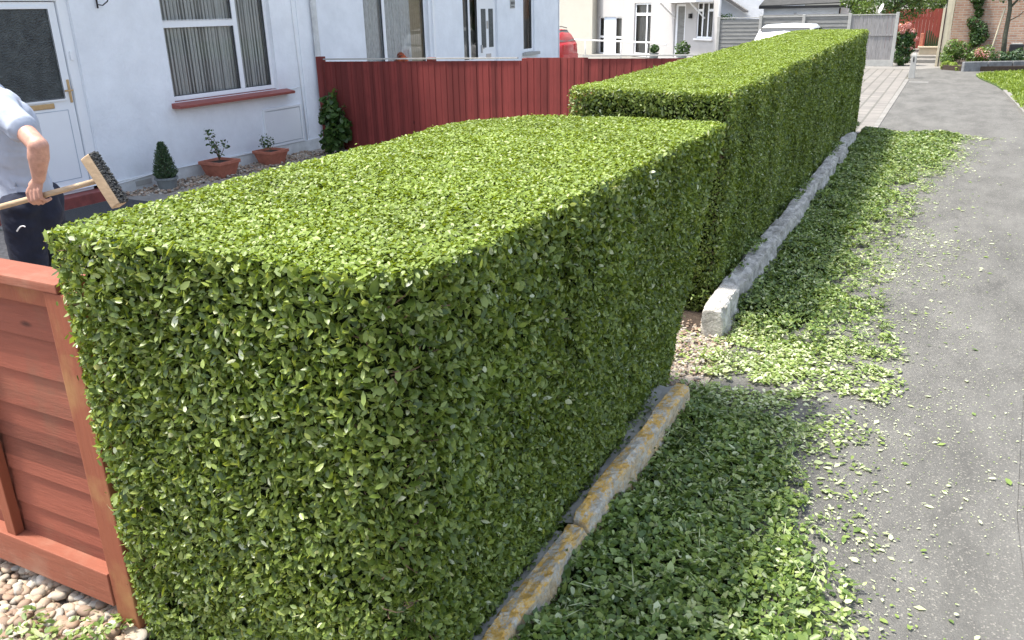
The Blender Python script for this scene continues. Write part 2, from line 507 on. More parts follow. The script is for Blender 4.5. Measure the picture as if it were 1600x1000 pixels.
def leaf_mesh(pos, nrm, axis, length, width, tone, detail=2):
    """returns verts, face loops, face sizes, tones.  detail 2: folded eight-point leaf, 1: folded diamond"""
    N = len(pos)
    nrm = unit(nrm)
    axis = unit(axis - nrm * np.sum(axis * nrm, axis=1, keepdims=True))
    side = np.cross(nrm, axis)
    L = length[:, None]; W = width[:, None]
    fold = rng.uniform(0.05, 0.32, (N, 1))
    curl = rng.uniform(-0.18, 0.10, (N, 1))
    if detail == 2:
        T = [(0, 0), (0.30, 0), (0.68, 0), (1, 0), (0.28, 1), (0.68, 0.86), (0.28, -1), (0.68, -0.86)]
        F = [(0, 1, 4), (1, 2, 5, 4), (2, 3, 5), (0, 6, 1), (1, 6, 7, 2), (2, 7, 3)]
    else:
        T = [(0, 0), (0.45, 1), (1, 0), (0.45, -1)]
        F = [(0, 2, 1), (0, 3, 2)]
    V = np.empty((N, len(T), 3), np.float32)
    for k, (a, s) in enumerate(T):
        V[:, k] = pos + axis * (a - 0.5) * L + side * s * 0.5 * W + nrm * (abs(s) * fold * 0.5 * W + curl * L * (a - 0.3) ** 2)
    sizes = np.array([len(f) for f in F])
    flat = np.concatenate([np.array(f) for f in F])
    loops = (flat[None, :] + (np.arange(N) * len(T))[:, None]).ravel()
    return V.reshape(-1, 3), loops, np.tile(sizes, N), np.repeat(tone, len(F))

def mesh_from(name, chunks):
    """chunks: list of (V, loops, sizes, tone, material_index)"""
    V, Lp, S, T, MI = [], [], [], [], []
    off = 0
    for v, lp, s, t, mi in chunks:
        V.append(v); Lp.append(lp + off); S.append(s); T.append(t)
        MI.append(np.full(len(s), mi))
        off += len(v)
    V = np.concatenate(V); Lp = np.concatenate(Lp); S = np.concatenate(S); T = np.concatenate(T); MI = np.concatenate(MI)
    me = bpy.data.meshes.new(name)
    me.vertices.add(len(V)); me.vertices.foreach_set('co', V.astype(np.float32).ravel())
    me.loops.add(len(Lp)); me.loops.foreach_set('vertex_index', Lp.astype(np.int32))
    me.polygons.add(len(S))
    me.polygons.foreach_set('loop_start', np.concatenate([[0], np.cumsum(S)[:-1]]).astype(np.int32))
    me.polygons.foreach_set('loop_total', S.astype(np.int32))
    me.polygons.foreach_set('material_index', MI.astype(np.int32))
    at = me.attributes.new('tone', 'FLOAT', 'FACE')
    at.data.foreach_set('value', T.astype(np.float32))
    me.update(calc_edges=True)
    return me

def rand_dir(n):
    return unit(rng.normal(size=(n, 3)))

def crown(name, m, parent, clumps, count, size, spread=0.9, flat=1.0, detail=1, tone=(0, 1)):
    """leaves scattered through the shells of several ellipsoid clumps: (x, y, z, radius)"""
    cl = np.array(clumps, float)
    w = cl[:, 3] ** 2; w /= w.sum()
    idx = rng.choice(len(cl), count, p=w)
    d = rand_dir(count)
    rr = cl[idx, 3] * rng.uniform(0.35, 1.08, count) ** 0.5
    d2 = d.copy(); d2[:, 2] *= flat
    pos = cl[idx, :3] + d2 * rr[:, None]
    nrm = d + rand_dir(count) * spread + np.array([0, 0, 0.5])
    ln = size * rng.uniform(0.6, 1.3, count)
    tn = np.clip(rng.uniform(tone[0], tone[1], count) * 0.7 + 0.3 * rng.uniform(0, 1, len(cl))[idx], 0, 1)
    c = leaf_mesh(pos, nrm, rand_dir(count), ln, ln * rng.uniform(0.4, 0.7, count), tn, detail)
    return link_mesh(name, mesh_from(name, [(*c, 0)]), m, parent)

# ------------------------------------------------------------------ setting
def sheet(name, poly, z, m, label=None):
    me = bpy.data.meshes.new(name)
    me.from_pydata([(x, y, z) for x, y in poly], [], [tuple(range(len(poly)))])
    o = link_mesh(name, me, m)
    o['kind'] = 'structure'
    if label: o['label'] = label
    return o
sheet('ground', [(-600, -600), (600, -600), (600, 600), (-600, 600)], -0.012, M['ground'], 'open ground under the whole scene')
sheet('road', [(-0.93, -8), (0.497, -8), (0.527, 3.5), (0.626, 4.8), (2.0, 12), (3.6, 12.01), (3.6, 32), (-0.86, 32), (-0.90, 15), (-0.93, 4)], 0.0, M['asphalt'], 'worn grey asphalt lane beside the hedges')
sheet('pavement', [(0.4985, -8), (6, -8), (6, 12), (2.0015, 12), (0.6275, 4.8), (0.5285, 3.5)], 0.0, M['asphalt_coarse'], 'coarser asphalt strip along the right edge')
sheet('road_verge', [(3.6, 12.02), (40, 12.02), (40, 60), (3.6, 60)], -0.004, M['grass'], 'grass beyond the lane')
sheet('garden_path', [(-8.7, -4), (-0.95, -4), (-0.95, 14.7), (-8.7, 14.7)], -0.004, M['garden_ground'], 'gravelly ground of the front gardens')
sheet('driveway', [(-8.65, 14.75), (-0.98, 14.75), (-0.94, 29.6), (-8.65, 29.6)], 0.0, M['pavers'], 'buff block paved driveway')
sheet('concrete_apron', [(-30, 29.6), (-0.7, 29.6), (0.4, 31), (0.4, 45), (-30, 45)], 0.004, M['slab'], 'pale concrete apron before the far fence')
kb = MB()
y = 14.75
while y < 25.6:
    kb.box(-0.975 + 0.003 * y - 0.045, -0.90 + 0.003 * (y) - 0.045 + 0.02, y, y + 0.9, -0.01, 0.012)
    y += 0.915
tag(kb.build('driveway_edging', M['slab'], None, 0.004), 'pale flush edging between block paving and road', kind='structure')
sheet('road_marking', [(-0.82, 24.75), (-0.36, 24.8), (-0.36, 24.9), (-0.82, 24.87)], 0.004, M['pale_post'], 'short white painted dash on road')
# soil bed and thin path slabs at the gate gap
sheet('hedge_bed', [(-2.25, 1.3), (-0.99, 1.3), (-0.99, 3.95), (-2.25, 3.95)], 0.0, M['soil'], 'soil under near hedge')
sheet('far_hedge_bed', [(-2.3, 5.0), (-1.0, 5.0), (-1.0, 14.7), (-2.3, 14.7)], 0.0, M['soil'], 'soil under far hedge')
# path by the door
st = MB()
for k in range(5):
    st.box(-8.36 + k * 0.62, -7.75 + k * 0.62, 4.9, 6.75, -0.004, 0.02)
tag(st.build('doorway_paving', M['slab'], None, 0.004), 'pale paving slabs leading to front door', kind='structure')

# ------------------------------------------------------------------ hedges
def rounded(poly, radii, step=0.05):
    """closed polygon with rounded corners -> list of points"""
    out = []
    n = len(poly)
    for i in range(n):
        p = np.array(poly[i], float); a = np.array(poly[i - 1], float); b = np.array(poly[(i + 1) % n], float)
        r = radii[i]
        da = (a - p) / np.linalg.norm(a - p); db = (b - p) / np.linalg.norm(b - p)
        s, e = p + da * r, p + db * r
        for t in np.linspace(0, 1, 9):
            out.append((1 - t) ** 2 * s + 2 * t * (1 - t) * p + t * t * e)
    return np.array(out)

def resample(pts, n):
    q = np.vstack([pts, pts[:1]])
    seg = np.linalg.norm(np.diff(q, axis=0), axis=1)
    s = np.concatenate([[0], np.cumsum(seg)])
    return s, seg

def inside(px, py, poly):
    c = np.zeros(len(px), bool)
    j = len(poly) - 1
    for i in range(len(poly)):
        xi, yi = poly[i]; xj, yj = poly[j]
        hit = ((yi > py) != (yj > py)) & (px < (xj - xi) * (py - yi) / (yj - yi + 1e-12) + xi)
        c ^= hit
        j = i
    return c

def wob(p, amp, f=1.0, seed=0.0):
    x, y, z = p[:, 0] * f + seed, p[:, 1] * f, p[:, 2] * f
    return amp * (np.sin(3.1 * x + 1.3 * z + 2 * np.sin(1.7 * y)) + np.sin(4.7 * y + 2.1 * z + seed) + 0.6 * np.sin(9.3 * z + 5.1 * x + 7.7 * y)) / 2.6

def hedge(name, label, top, radii, bottom, ztop, dens, leaf, detail_fn, streak=0.0, base=(0, 0, 0), gap_dens=0.35):
    root = thing(name, label, 'hedge', base)
    T = rounded(top, radii)
    B = rounded(bottom, radii)
    n = len(T)
    Tn, Bn = np.roll(T, -1, axis=0), np.roll(B, -1, axis=0)
    chunks = []
    # walls
    for i in range(n):
        seg = (np.linalg.norm(Tn[i] - T[i]) + np.linalg.norm(Bn[i] - B[i])) / 2
        e = Tn[i] - T[i]
        if np.linalg.norm(e) < 1e-5:
            continue
        nn = np.array([e[1], -e[0]]); nn /= np.linalg.norm(nn)     # outward for counter-clockwise order
        vis = 1.0 if (nn[1] < -0.3 or nn[0] > 0.3) else gap_dens
        nsub = max(1, int(seg / 0.8))
        for sub in range(nsub):
            u0, u1 = sub / nsub, (sub + 1) / nsub
            mid = (T[i] * (1 - (u0 + u1) / 2) + Tn[i] * (u0 + u1) / 2)
            dd, lf, det = detail_fn(mid)
            zt = ztop(mid[1])
            cnt = int(seg / nsub * zt * dens * dd * vis)
            if cnt < 1:
                continue
            u = rng.uniform(u0, u1, cnt); v = rng.uniform(0.0, 1.0, cnt)
            zz = v * zt
            t_ = T[i] + (Tn[i] - T[i]) * u[:, None]
            b_ = B[i] + (Bn[i] - B[i]) * u[:, None]
            xy = b_ + (t_ - b_) * v[:, None]
            pos = np.column_stack([xy, zz])
            on = np.array([nn[0], nn[1], 0.0])
            depth = rng.exponential(0.024, cnt) - 0.012
            w = wob(pos, 0.016, 1.0) + wob(pos, 0.008, 3.3, 2.0)
            if streak:
                w = w + streak * np.sin(pos[:, 1] * 6.3 + 1.4 * np.sin(pos[:, 1] * 2.1) + 0.5 * pos[:, 2]) * np.clip(1 - depth * 10, 0, 1)
            stick = (rng.random(cnt) < 0.015) * rng.uniform(0.01, 0.035, cnt)
            pos = pos + on * (w - depth + stick)[:, None]
            pos[:, 2] = np.minimum(pos[:, 2], zt - 0.002)
            # thin places where the dark inside shows
            hole = wob(pos, 1.0, 2.1, 5.0) + 0.7 * wob(pos, 1.0, 6.3, 8.0)
            pos = pos - on * (np.clip(hole - 0.6, 0, 1) * 0.06)[:, None]
            nrm = on * 0.55 + np.array([0, 0, 0.50]) + rand_dir(cnt) * 1.0
            ax = rand_dir(cnt) + np.array([0, 0, 0.35]) + on * 0.2
            ln = leaf * lf * rng.choice([0.6, 0.85, 1.1, 1.4], cnt, p=[.25, .38, .27, .10]) * rng.uniform(0.85, 1.15, cnt)
            tone = np.clip(rng.beta(1.7, 2.0, cnt) * 0.9 - depth * 3.5 * 0 + rng.uniform(-.05, .1, cnt), 0, 1)
            tone[rng.random(cnt) < 0.02] = 1.0
            chunks.append((*leaf_mesh(pos, nrm, ax, ln, ln * rng.uniform(0.34, 0.54, cnt), tone, det), 0))
    # top
    x0, x1 = T[:, 0].min(), T[:, 0].max(); y0, y1 = T[:, 1].min(), T[:, 1].max()
    ys = np.arange(y0, y1, 0.8)
    for ya in ys:
        yb = min(ya + 0.8, y1)
        dd, lf, det = detail_fn(np.array([(x0 + x1) / 2, (ya + yb) / 2]))
        cnt = int((x1 - x0) * (yb - ya) * dens * dd * 1.8)
        px = rng.uniform(x0, x1, cnt); py = rng.uniform(ya, yb, cnt)
        k = inside(px, py, T)
        px, py = px[k], py[k]; cnt = len(px)
        if not cnt:
            continue
        pos = np.column_stack([px, py, np.zeros(cnt)])
        depth = rng.exponential(0.014, cnt) - 0.006
        pos[:, 2] = np.array([ztop(q) for q in py]) + wob(pos, 0.007, 1.3) + wob(pos, 0.005, 4.4, 1.0) - depth + (rng.random(cnt) < 0.004) * 0.012
        nrm = np.array([0, 0, 1.0]) + rand_dir(cnt) * 0.68
        ln = leaf * lf * 0.62 * rng.uniform(0.55, 1.25, cnt)
        tone = np.clip(rng.beta(1.8, 1.8, cnt), 0, 1)
        chunks.append((*leaf_mesh(pos, nrm, rand_dir(cnt), ln, ln * rng.uniform(0.45, 0.65, cnt), tone, det), 1))
    link_mesh('foliage', mesh_from(name + '_foliage', chunks), [M['hedge_leaf'], M['hedge_top']], root)
    # the dark twiggy inside
    def inset(P, d):
        c = P.mean(axis=0)
        out = []
        for i in range(len(P)):
            e = P[(i + 1) % len(P)] - P[i - 1]
            m_ = np.array([-e[1], e[0]]); ln_ = np.linalg.norm(m_)
            out.append(P[i] + (m_ / ln_ * d if ln_ > 1e-6 else 0))
        return np.array(out)
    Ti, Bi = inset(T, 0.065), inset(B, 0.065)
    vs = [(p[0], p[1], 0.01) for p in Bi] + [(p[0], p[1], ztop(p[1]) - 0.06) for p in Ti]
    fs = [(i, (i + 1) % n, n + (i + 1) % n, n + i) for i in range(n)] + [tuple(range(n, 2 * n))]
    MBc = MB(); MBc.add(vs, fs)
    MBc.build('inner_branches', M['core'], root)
    # bare cut twigs at the faces
    tw = MB()
    for _ in range(420):
        i = random.randrange(n)
        e = Tn[i] - T[i]
        if np.linalg.norm(e) < 1e-4: continue
        nn = np.array([e[1], -e[0]]); nn /= np.linalg.norm(nn)
        if not (nn[1] < -0.3 or nn[0] > 0.3): continue
        u, v = random.random(), random.random()
        xy = (B[i] + (Bn[i] - B[i]) * u) * (1 - v) + (T[i] + e * u) * v
        p = Vector((xy[0], xy[1], v * ztop(xy[1])))
        o_ = Vector((nn[0], nn[1], 0))
        q = p - o_ * random.uniform(0.0, 0.02)
        d = Vector((random.uniform(-1, 1), random.uniform(-1, 1), random.uniform(-.2, 1))) * 0.04
        tw.tube([q - d - o_ * 0.03, q, q + d * 0.5 + o_ * 0.004], [0.0022, 0.0018, 0.0012], 4)
    tw.build('twigs', M['twig'], root)['kind'] = 'stuff'
    return root

near_top = [(-2.08, 1.33), (-0.93, 1.345), (-0.90, 4.02), (-2.16, 4.04)]
near_bot = [(-2.19, 1.45), (-1.10, 1.47), (-1.16, 4.20), (-2.2, 4.2)]
hedge('near_hedge', 'clipped box shaped privet hedge nearest the camera, ending at the low red fence', near_top, [0.06, 0.17, 0.07, 0.62], near_bot,
      lambda y: 1.475, 17500, 0.0255, lambda p: (1.0, 1.0, 2), 0.0, (-1.55, 2.7, 0))
far_top = [(-2.17, 5.1), (-1.13, 5.12), (-1.17, 14.6), (-2.22, 14.6)]
far_bot = [(-2.2, 5.42), (-1.24, 5.40), (-1.19, 14.7), (-2.22, 14.7)]
def fd(p):
    y = p[1]
    if y < 6.6: return (0.95, 1.05, 1)
    if y < 9: return (0.75, 1.15, 1)
    return (0.50, 1.4, 1)
hedge('far_hedge', 'long clipped privet hedge running away behind the gap to the driveway', far_top, [0.08, 0.05, 0.10, 0.25], far_bot,
      lambda y: 1.505 + 0.0095 * (y - 5), 13500, 0.027, fd, 0.022, (-1.7, 9.9, 0))

# ------------------------------------------------------------------ rough concrete kerbs
def rough_kerb(name, label, y0, y1, x0, w, z, m, wig, amp=0.006, group=None, endround=0.03):
    ny = max(8, int((y1 - y0) / 0.014)); ring = []
    prof = [(0, -0.02), (0, 0.3), (0, 0.6), (0, 0.93), (0.07, 1.0), (0.3, 1.01), (0.55, 1.01), (0.80, 1.0), (0.94, 0.98), (1, 0.90), (1.03, 0.65), (1.06, 0.4), (1.10, 0.2), (1.12, -0.02)]
    vs, fs = [], []
    for i in range(ny + 1):
        y_ = y0 + (y1 - y0) * i / ny
        ed = min(i, ny - i) / max(1, ny) * (y1 - y0)
        sh = 1 - 0.16 * max(0, 1 - ed / endround) ** 2
        for a, b in prof:
            p = Vector((x0 + wig(y_) + w * (0.5 + (a - 0.5) * sh), y_, z * (b * (1 - 0.1 * max(0, 1 - ed / endround) ** 2))))
            c1 = noise.cell(Vector((p.x * 9, p.y * 9, p.z * 9))) - 0.5
            d = noise.noise(p * 6) * amp * 1.0 + noise.noise(p * 25) * amp * 0.8 + noise.noise(p * 70) * amp * 0.6 + c1 * amp * 0.4
            d -= amp * 2.2 * max(0, noise.noise(Vector((p.x * 8, p.y * 14, 3 + p.z * 10))) - 0.25)
            vs.append((p.x + d, p.y + d * 0.4, p.z + (d if b > 0.1 else 0)))
    k = len(prof)
    for i in range(ny):
        for j in range(k - 1):
            fs.append((i * k + j, i * k + j + 1, (i + 1) * k + j + 1, (i + 1) * k + j))
    fs.append(tuple(range(k))[::-1]); fs.append(tuple(ny * k + j for j in range(k)))
    mb = MB(); mb.add(vs, fs)
    o = mb.build(name, m, None, smooth=False)
    return tag(o, label, 'kerb', group)
rough_kerb('concrete_kerb', 'orange lichened kerb stone at the near end of the close hedge', 1.30, 2.478, -1.040, 0.070, 0.165, M['lichen'], lambda y: 0.003 * math.sin(y * 9), 0.014, 'kerb stones beside the close hedge')
rough_kerb('concrete_kerb', 'orange lichened kerb stone ending at the gap between hedges', 2.485, 3.83, -1.038, 0.078, 0.185, M['lichen'], lambda y: 0.004 * math.sin(y * 8 + 1) + 0.020 * (y - 2.5), 0.014, 'kerb stones beside the close hedge')
rough_kerb('concrete_kerb', 'long crooked bare grey kerb along the foot of the far hedge', 4.93, 13.2, -1.16, 0.13, 0.215, M['concrete_white'],
           lambda y: 0.012 * math.sin(y * 1.9) + 0.014 * ((math.floor(y / 0.62) * 7.3) % 2 - 1) * (1 if y > 5.5 else 0), 0.020, None, 0.06)
# flat rough concrete haunching between kerb and hedge
hb = MB()
for (ya, yb) in ((1.4, 2.45), (2.5, 3.9)):
    ny = 30; vs = []; fs = []
    for i in range(ny + 1):
        for j in range(6):
            p = Vector((-1.26 + 0.045 * j, ya + (yb - ya) * i / ny, 0.085 + 0.008 * j))
            p.z += 0.03 * noise.noise(p * 8) + 0.015 * noise.noise(p * 25)
            vs.append(tuple(p))
    for i in range(ny):
        for j in range(5):
            fs.append((i * 6 + j, i * 6 + j + 1, (i + 1) * 6 + j + 1, (i + 1) * 6 + j))
    hb.add(vs, fs)
tag(hb.build('kerb_haunching', M['concrete'], None, smooth=True), 'rough grey mortar strip behind the lichened kerb', kind='structure')

# ------------------------------------------------------------------ clippings
def n2(x, y, s, seed=0.0):
    """value noise on a lattice, -1..1"""
    g = np.random.default_rng(int(seed) + 100).uniform(-1, 1, (64, 64))
    x, y = x * s + 31.7, y * s + 17.3
    i, j = np.floor(x).astype(int), np.floor(y).astype(int)
    fx, fy = x - i, y - j
    fx, fy = fx * fx * (3 - 2 * fx), fy * fy * (3 - 2 * fy)
    a, b, c, d = g[i % 64, j % 64], g[(i + 1) % 64, j % 64], g[i % 64, (j + 1) % 64], g[(i + 1) % 64, (j + 1) % 64]
    return (a * (1 - fx) + b * fx) * (1 - fy) + (c * (1 - fx) + d * fx) * fy

def edge_a(y): return np.interp(y, [0.5, 2.3, 2.7, 3.1, 3.6, 3.95, 4.05], [-0.10, -0.13, -0.20, -0.38, -0.44, -0.46, -0.75])
def edge_b(y): return np.interp(y, [4.95, 5.1, 6.2, 7.4, 9.2, 11, 12.7, 14.2, 14.8], [-0.34, -0.24, -0.42, -0.38, -0.30, -0.16, 0.08, 0.30, 0.42])

def clippings(name, label, x0, x1, y0, y1, edge, n_, heap, size, kerbx, det=2, lenscale=None, thin=0.05, lump=1.0, xl=None):
    px = rng.uniform(x0, x1, n_); py = rng.uniform(y0, y1, n_)
    def dist(ax_, ay_):                          # negative: inside the heap
        wv = 0.15 * n2(ax_, ay_, 2.0, 3) + 0.13 * n2(ax_, ay_, 5, 9) + 0.06 * n2(ax_, ay_, 17, 12)
        return np.maximum(np.maximum(ax_ - edge(ay_), y0 + 0.16 - ay_), ay_ - y1 + 0.16) + wv
    d = dist(px, py)
    clump = n2(px, py, 3.4, 21) + 0.5 * n2(px, py, 11, 5)
    pr = np.where(d < 0, np.clip(0.35 + 1.5 * (-d) / 0.25, 0, 1), np.exp(-d / 0.20) * 0.36)
    pr = np.where((d > 0) & (d < 0.55) & (clump > 0.22), np.maximum(pr, 0.5 * (1 - d / 0.55)), pr)
    pr = np.maximum(pr, thin * np.exp(-np.maximum(d, 0) / 0.55))
    pr = pr * np.clip(0.82 + 0.9 * n2(px, py, 6, 40) * (d > -0.2), 0.15, 1)
    k = rng.random(n_) < pr
    px, py, d = px[k], py[k], d[k]
    cnt = len(px)
    h = heap * np.clip(-d / 0.45, 0, 1) ** 0.8 * (1 + 0.5 * n2(px, py, 5, 17))
    z = 0.006 + h + np.where(d < 0, rng.uniform(0, 0.028, cnt), rng.uniform(0, 0.006, cnt)) * lump
    pos = np.column_stack([px, py, z])
    lay = np.where(d < 0, 0.85, 0.25)[:, None]
    nrm = np.array([0, 0, 1.0]) + rand_dir(cnt) * lay
    ln = size * rng.choice([0.35, 0.6, 0.85, 1.15], cnt, p=[.22, .28, .3, .2]) * rng.uniform(0.8, 1.2, cnt) * np.where(d > 0.03, rng.choice([0.35, 0.55, 1.0], cnt, p=[.45, .33, .22]), 1)
    if lenscale is not None: ln = ln * lenscale(py)
    tone = np.clip(rng.beta(1.3, 1.7, cnt) + np.where(d > 0.03, 0.3, 0), 0, 1)
    ch = [(*leaf_mesh(pos, nrm, rand_dir(cnt) * np.array([1, 1, .4]), ln, ln * rng.uniform(0.42, 0.6, cnt), tone, det), 0)]
    # the packed inside of the heap
    gx = np.linspace(kerbx, x1, 60); gy = np.linspace(y0, y1, int((y1 - y0) / 0.05))
    GX, GY = np.meshgrid(gx, gy)
    fx, fy = GX.ravel(), GY.ravel()
    dd = dist(fx, fy)
    hh = -0.012 + heap * np.clip((-dd - 0.12) / 0.45, 0, 1) ** 0.8 * (1 + 0.5 * n2(fx, fy, 5, 17)) - 0.006
    V = np.column_stack([fx, fy, hh])
    W = len(gx); Hh = len(gy)
    I = (np.arange(Hh - 1)[:, None] * W + np.arange(W - 1)[None, :]).ravel()
    loops = np.column_stack([I, I + 1, I + W + 1, I + W]).ravel()
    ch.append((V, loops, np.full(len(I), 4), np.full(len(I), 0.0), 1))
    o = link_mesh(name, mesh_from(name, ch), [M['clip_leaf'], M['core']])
    return tag(o, label, 'hedge clippings', kind='stuff')
clippings('hedge_clippings', 'heap of cut leaves along the kerb of the near hedge, spilling over the lane', -0.97, 1.0, 0.8, 4.12, edge_a, 78000, 0.07, 0.038, -0.97, 2, None, 0.03)
clippings('hedge_clippings', 'long heap of cut leaves beside the far hedge, thinning across the lane', -1.05, 1.2, 4.86, 15.0, edge_b, 170000, 0.07, 0.036, -1.05, 1, lambda y: 1 + (y - 5) * 0.05, 0.03)
def sprigs(name, label, n_, xf, y0, y1, zf, size):
    """cut shoots: a pale thin stem with pairs of leaves, lying at all angles"""
    y = rng.uniform(y0, y1, n_); x = xf(y)
    base = np.column_stack([x, y, zf(x, y)])
    d = rand_dir(n_) * np.array([1, 1, 0.35]); d = unit(d)
    L = rng.uniform(0.05, 0.13, n_)
    ch = []
    side = unit(np.cross(d, rand_dir(n_)))
    for k in range(5):
        t = 0.15 + 0.2 * k
        for sgn in (-1, 1):
            p = base + d * (L * t)[:, None] + side * (sgn * size * 0.42)
            ax_ = side * sgn + d * 0.8
            ln = size * rng.uniform(0.7, 1.15, n_) * (1.1 - 0.5 * t)
            ch.append((*leaf_mesh(p, np.array([0, 0, 1.0]) + rand_dir(n_) * 0.6, ax_, ln, ln * rng.uniform(.42, .55, n_), np.clip(rng.beta(1.5, 1.4, n_), 0, 1), 2), 0))
    # stems as slim folded strips
    ch.append((*leaf_mesh(base + d * (L * 0.5)[:, None], rand_dir(n_), d, L * 1.1, np.full(n_, 0.005), np.full(n_, 0.95), 1), 0))
    o = link_mesh(name, mesh_from(name, ch), M['clip_leaf'])
    return tag(o, label, 'hedge clippings', kind='stuff')
sprigs('cut_sprigs', 'cut leafy shoots tangled on top of the near heap of clippings', 620, lambda y: -0.95 + (edge_a(y) + 1.0) * rng.uniform(0, 1.15, len(y)), 1.1, 3.95, lambda x, y: 0.03 + 0.05 * np.clip((edge_a(y) - x) / 0.45, 0, 1), 0.032)
sprigs('cut_sprigs', 'cut leafy shoots tangled on top of the far heap of clippings', 1100, lambda y: -0.98 + (edge_b(y) + 1.1) * rng.uniform(0, 1.15, len(y)), 5.0, 13.5, lambda x, y: 0.03 + 0.05 * np.clip((edge_b(y) - x) / 0.45, 0, 1), 0.034)
# scattered patch in the gap and on the hedge foot
def scatter(name, label, boxes, size, tonelo=0.2, parent=None, m=None, det=2, cat='hedge clippings'):
    ch = []
    for (x0, x1, y0, y1, zf, n_, lay) in boxes:
        px = rng.uniform(x0, x1, n_); py = rng.uniform(y0, y1, n_)
        ed_ = np.minimum(np.minimum(px - x0, x1 - px) / (x1 - x0), np.minimum(py - y0, y1 - py) / (y1 - y0))
        k = n2(px, py, 6, 30) * 0.7 + n2(px, py, 15, 33) * 0.4 + rng.uniform(-0.3, 0.5, n_) - np.clip(0.22 - ed_, 0, 1) * 3.2 + 0.1 > 0.0
        px, py = px[k], py[k]; c = len(px)
        pos = np.column_stack([px, py, np.array([zf(a, b) for a, b in zip(px, py)]) + rng.uniform(0.0, 0.02, c)])
        ln = size * rng.uniform(0.5, 1.2, c)
        ch.append((*leaf_mesh(pos, np.array([0, 0, 1.0]) + rand_dir(c) * lay, rand_dir(c), ln, ln * rng.uniform(0.42, 0.6, c), np.clip(rng.beta(1.8, 1.9, c) + tonelo * 0.5, 0, 1), det), 0))
    o = link_mesh(name, mesh_from(name, ch), m or M['clip_leaf'])
    return tag(o, label, cat, kind='stuff')
scatter('fallen_leaves', 'thin layer of cut leaves strewn in the gateway gap between hedges', [(-1.08, -0.45, 3.5, 5.35, lambda x, y: 0.012, 9500, 0.6), (-0.85, 0.05, 4.3, 5.25, lambda x, y: 0.006, 5200, 0.4), (-0.8, 0.0, 3.6, 4.7, lambda x, y: 0.006, 1900, 0.4), (-1.6, -0.95, 3.9, 5.2, lambda x, y: 0.006, 900, 0.4)], 0.030, 0.5)
scatter('fallen_leaves', 'cut leaves caught on the mortar ledge under the near hedge', [(-1.22, -1.03, 1.4, 3.9, lambda x, y: 0.115, 1700, 0.8)], 0.026, 0.0)
scatter('fallen_leaves', 'cut leaves lodged between crooked kerb and far hedge', [(-1.32, -1.08, 5.1, 14.3, lambda x, y: 0.18 + 0.05 * math.sin(y * 2.3) + 0.02 * math.sin(y * 7), 13000, 0.9)], 0.034, 0.0, det=1)
scatter('fallen_leaves', 'cut leaves dropped on the pebbles by the red fence post', [(-2.62, -2.18, 0.9, 1.33, lambda x, y: 0.055, 620, 0.7), (-2.42, -2.2, 1.2, 1.42, lambda x, y: 0.055, 160, 0.7), (-3.3, -2.6, 0.9, 1.35, lambda x, y: 0.06, 40, 0.7)], 0.032, 0.1)
# pale scraps across the lane
sx = np.concatenate([rng.uniform(-0.6, 0.8, 17000), rng.uniform(-0.9, 1.3, 6000)]); sy = np.concatenate([rng.uniform(1.6, 9.5, 17000), rng.uniform(7, 14.5, 6000)])
kk = rng.random(len(sx)) < np.clip(0.9 - 0.9 * np.maximum(sx + 0.05, 0), 0.1, 1) * np.clip(0.5 + n2(sx, sy, 2, 4), 0.1, 1)
sx, sy = sx[kk], sy[kk]; c = len(sx)
ln = 0.015 * rng.choice([0.4, 0.7, 1.0, 2.1], c, p=[.62, .27, .085, .025]) * rng.uniform(0.7, 1.3, c) * (1 + sy * 0.04)
tone = np.where(rng.random(c) < 0.6, 1.0, rng.uniform(0.5, 1, c))
o = link_mesh('leaf_scraps', mesh_from('leaf_scraps', [(*leaf_mesh(np.column_stack([sx, sy, np.full(c, 0.006)]), np.array([0, 0, 1.]) + rand_dir(c) * 0.2, rand_dir(c), ln, ln * 0.55, tone, 1), 0)]), M['clip_leaf'])
tag(o, 'pale chopped leaf scraps sprinkled over the asphalt', 'leaf scraps', kind='stuff')

# ------------------------------------------------------------------ pebbles
def pebbles(name, label, box, n_, s0, s1, z0=0.0, thin=0.0):
    bm = bmesh.new(); bmesh.ops.create_icosphere(bm, subdivisions=2, radius=1)
    bv = np.array([v.co[:] for v in bm.verts]); bf = np.array([[v.index for v in f.verts] for f in bm.faces]); bm.free()
    ch = []
    V, Lp, S, T = [], [], [], []
    off = 0
    for k in range(n_):
        s = random.uniform(s0, s1)
        sc_ = np.array([s * random.uniform(0.8, 1.35), s * random.uniform(0.7, 1.0), s * random.uniform(0.35, 0.7)])
        d = bv.copy()
        sd = rng.normal(size=3)
        d = d * (1 + 0.16 * np.sin(d @ (sd * 2.2) + k))[:, None]
        d = np.sign(d) * np.abs(d) ** 0.85 * sc_
        a = random.uniform(0, 6.28); b = random.uniform(-0.4, 0.4)
        ca, sa, cb, sb = math.cos(a), math.sin(a), math.cos(b), math.sin(b)
        Rm = np.array([[ca, -sa * cb, sa * sb], [sa, ca * cb, -ca * sb], [0, sb, cb]])
        d = d @ Rm.T + np.array([random.uniform(box[0], box[1]), random.uniform(box[2], box[3]), z0 + random.uniform(0, 0.035)])
        V.append(d); Lp.append((bf + off).ravel()); S.append(np.full(len(bf), 3)); T.append(np.full(len(bf), random.random()))
        off += len(bv)
    o = link_mesh(name, mesh_from(name, [(np.concatenate(V), np.concatenate(Lp), np.concatenate(S), np.concatenate(T), 0)]), M['pebble'], smooth=True)
    return tag(o, label, 'gravel', kind='stuff')
pebbles('pebbles', 'buff and pink pebbles under the low red fence', (-3.5, -2.16, 0.75, 1.50), 2900, 0.013, 0.028)
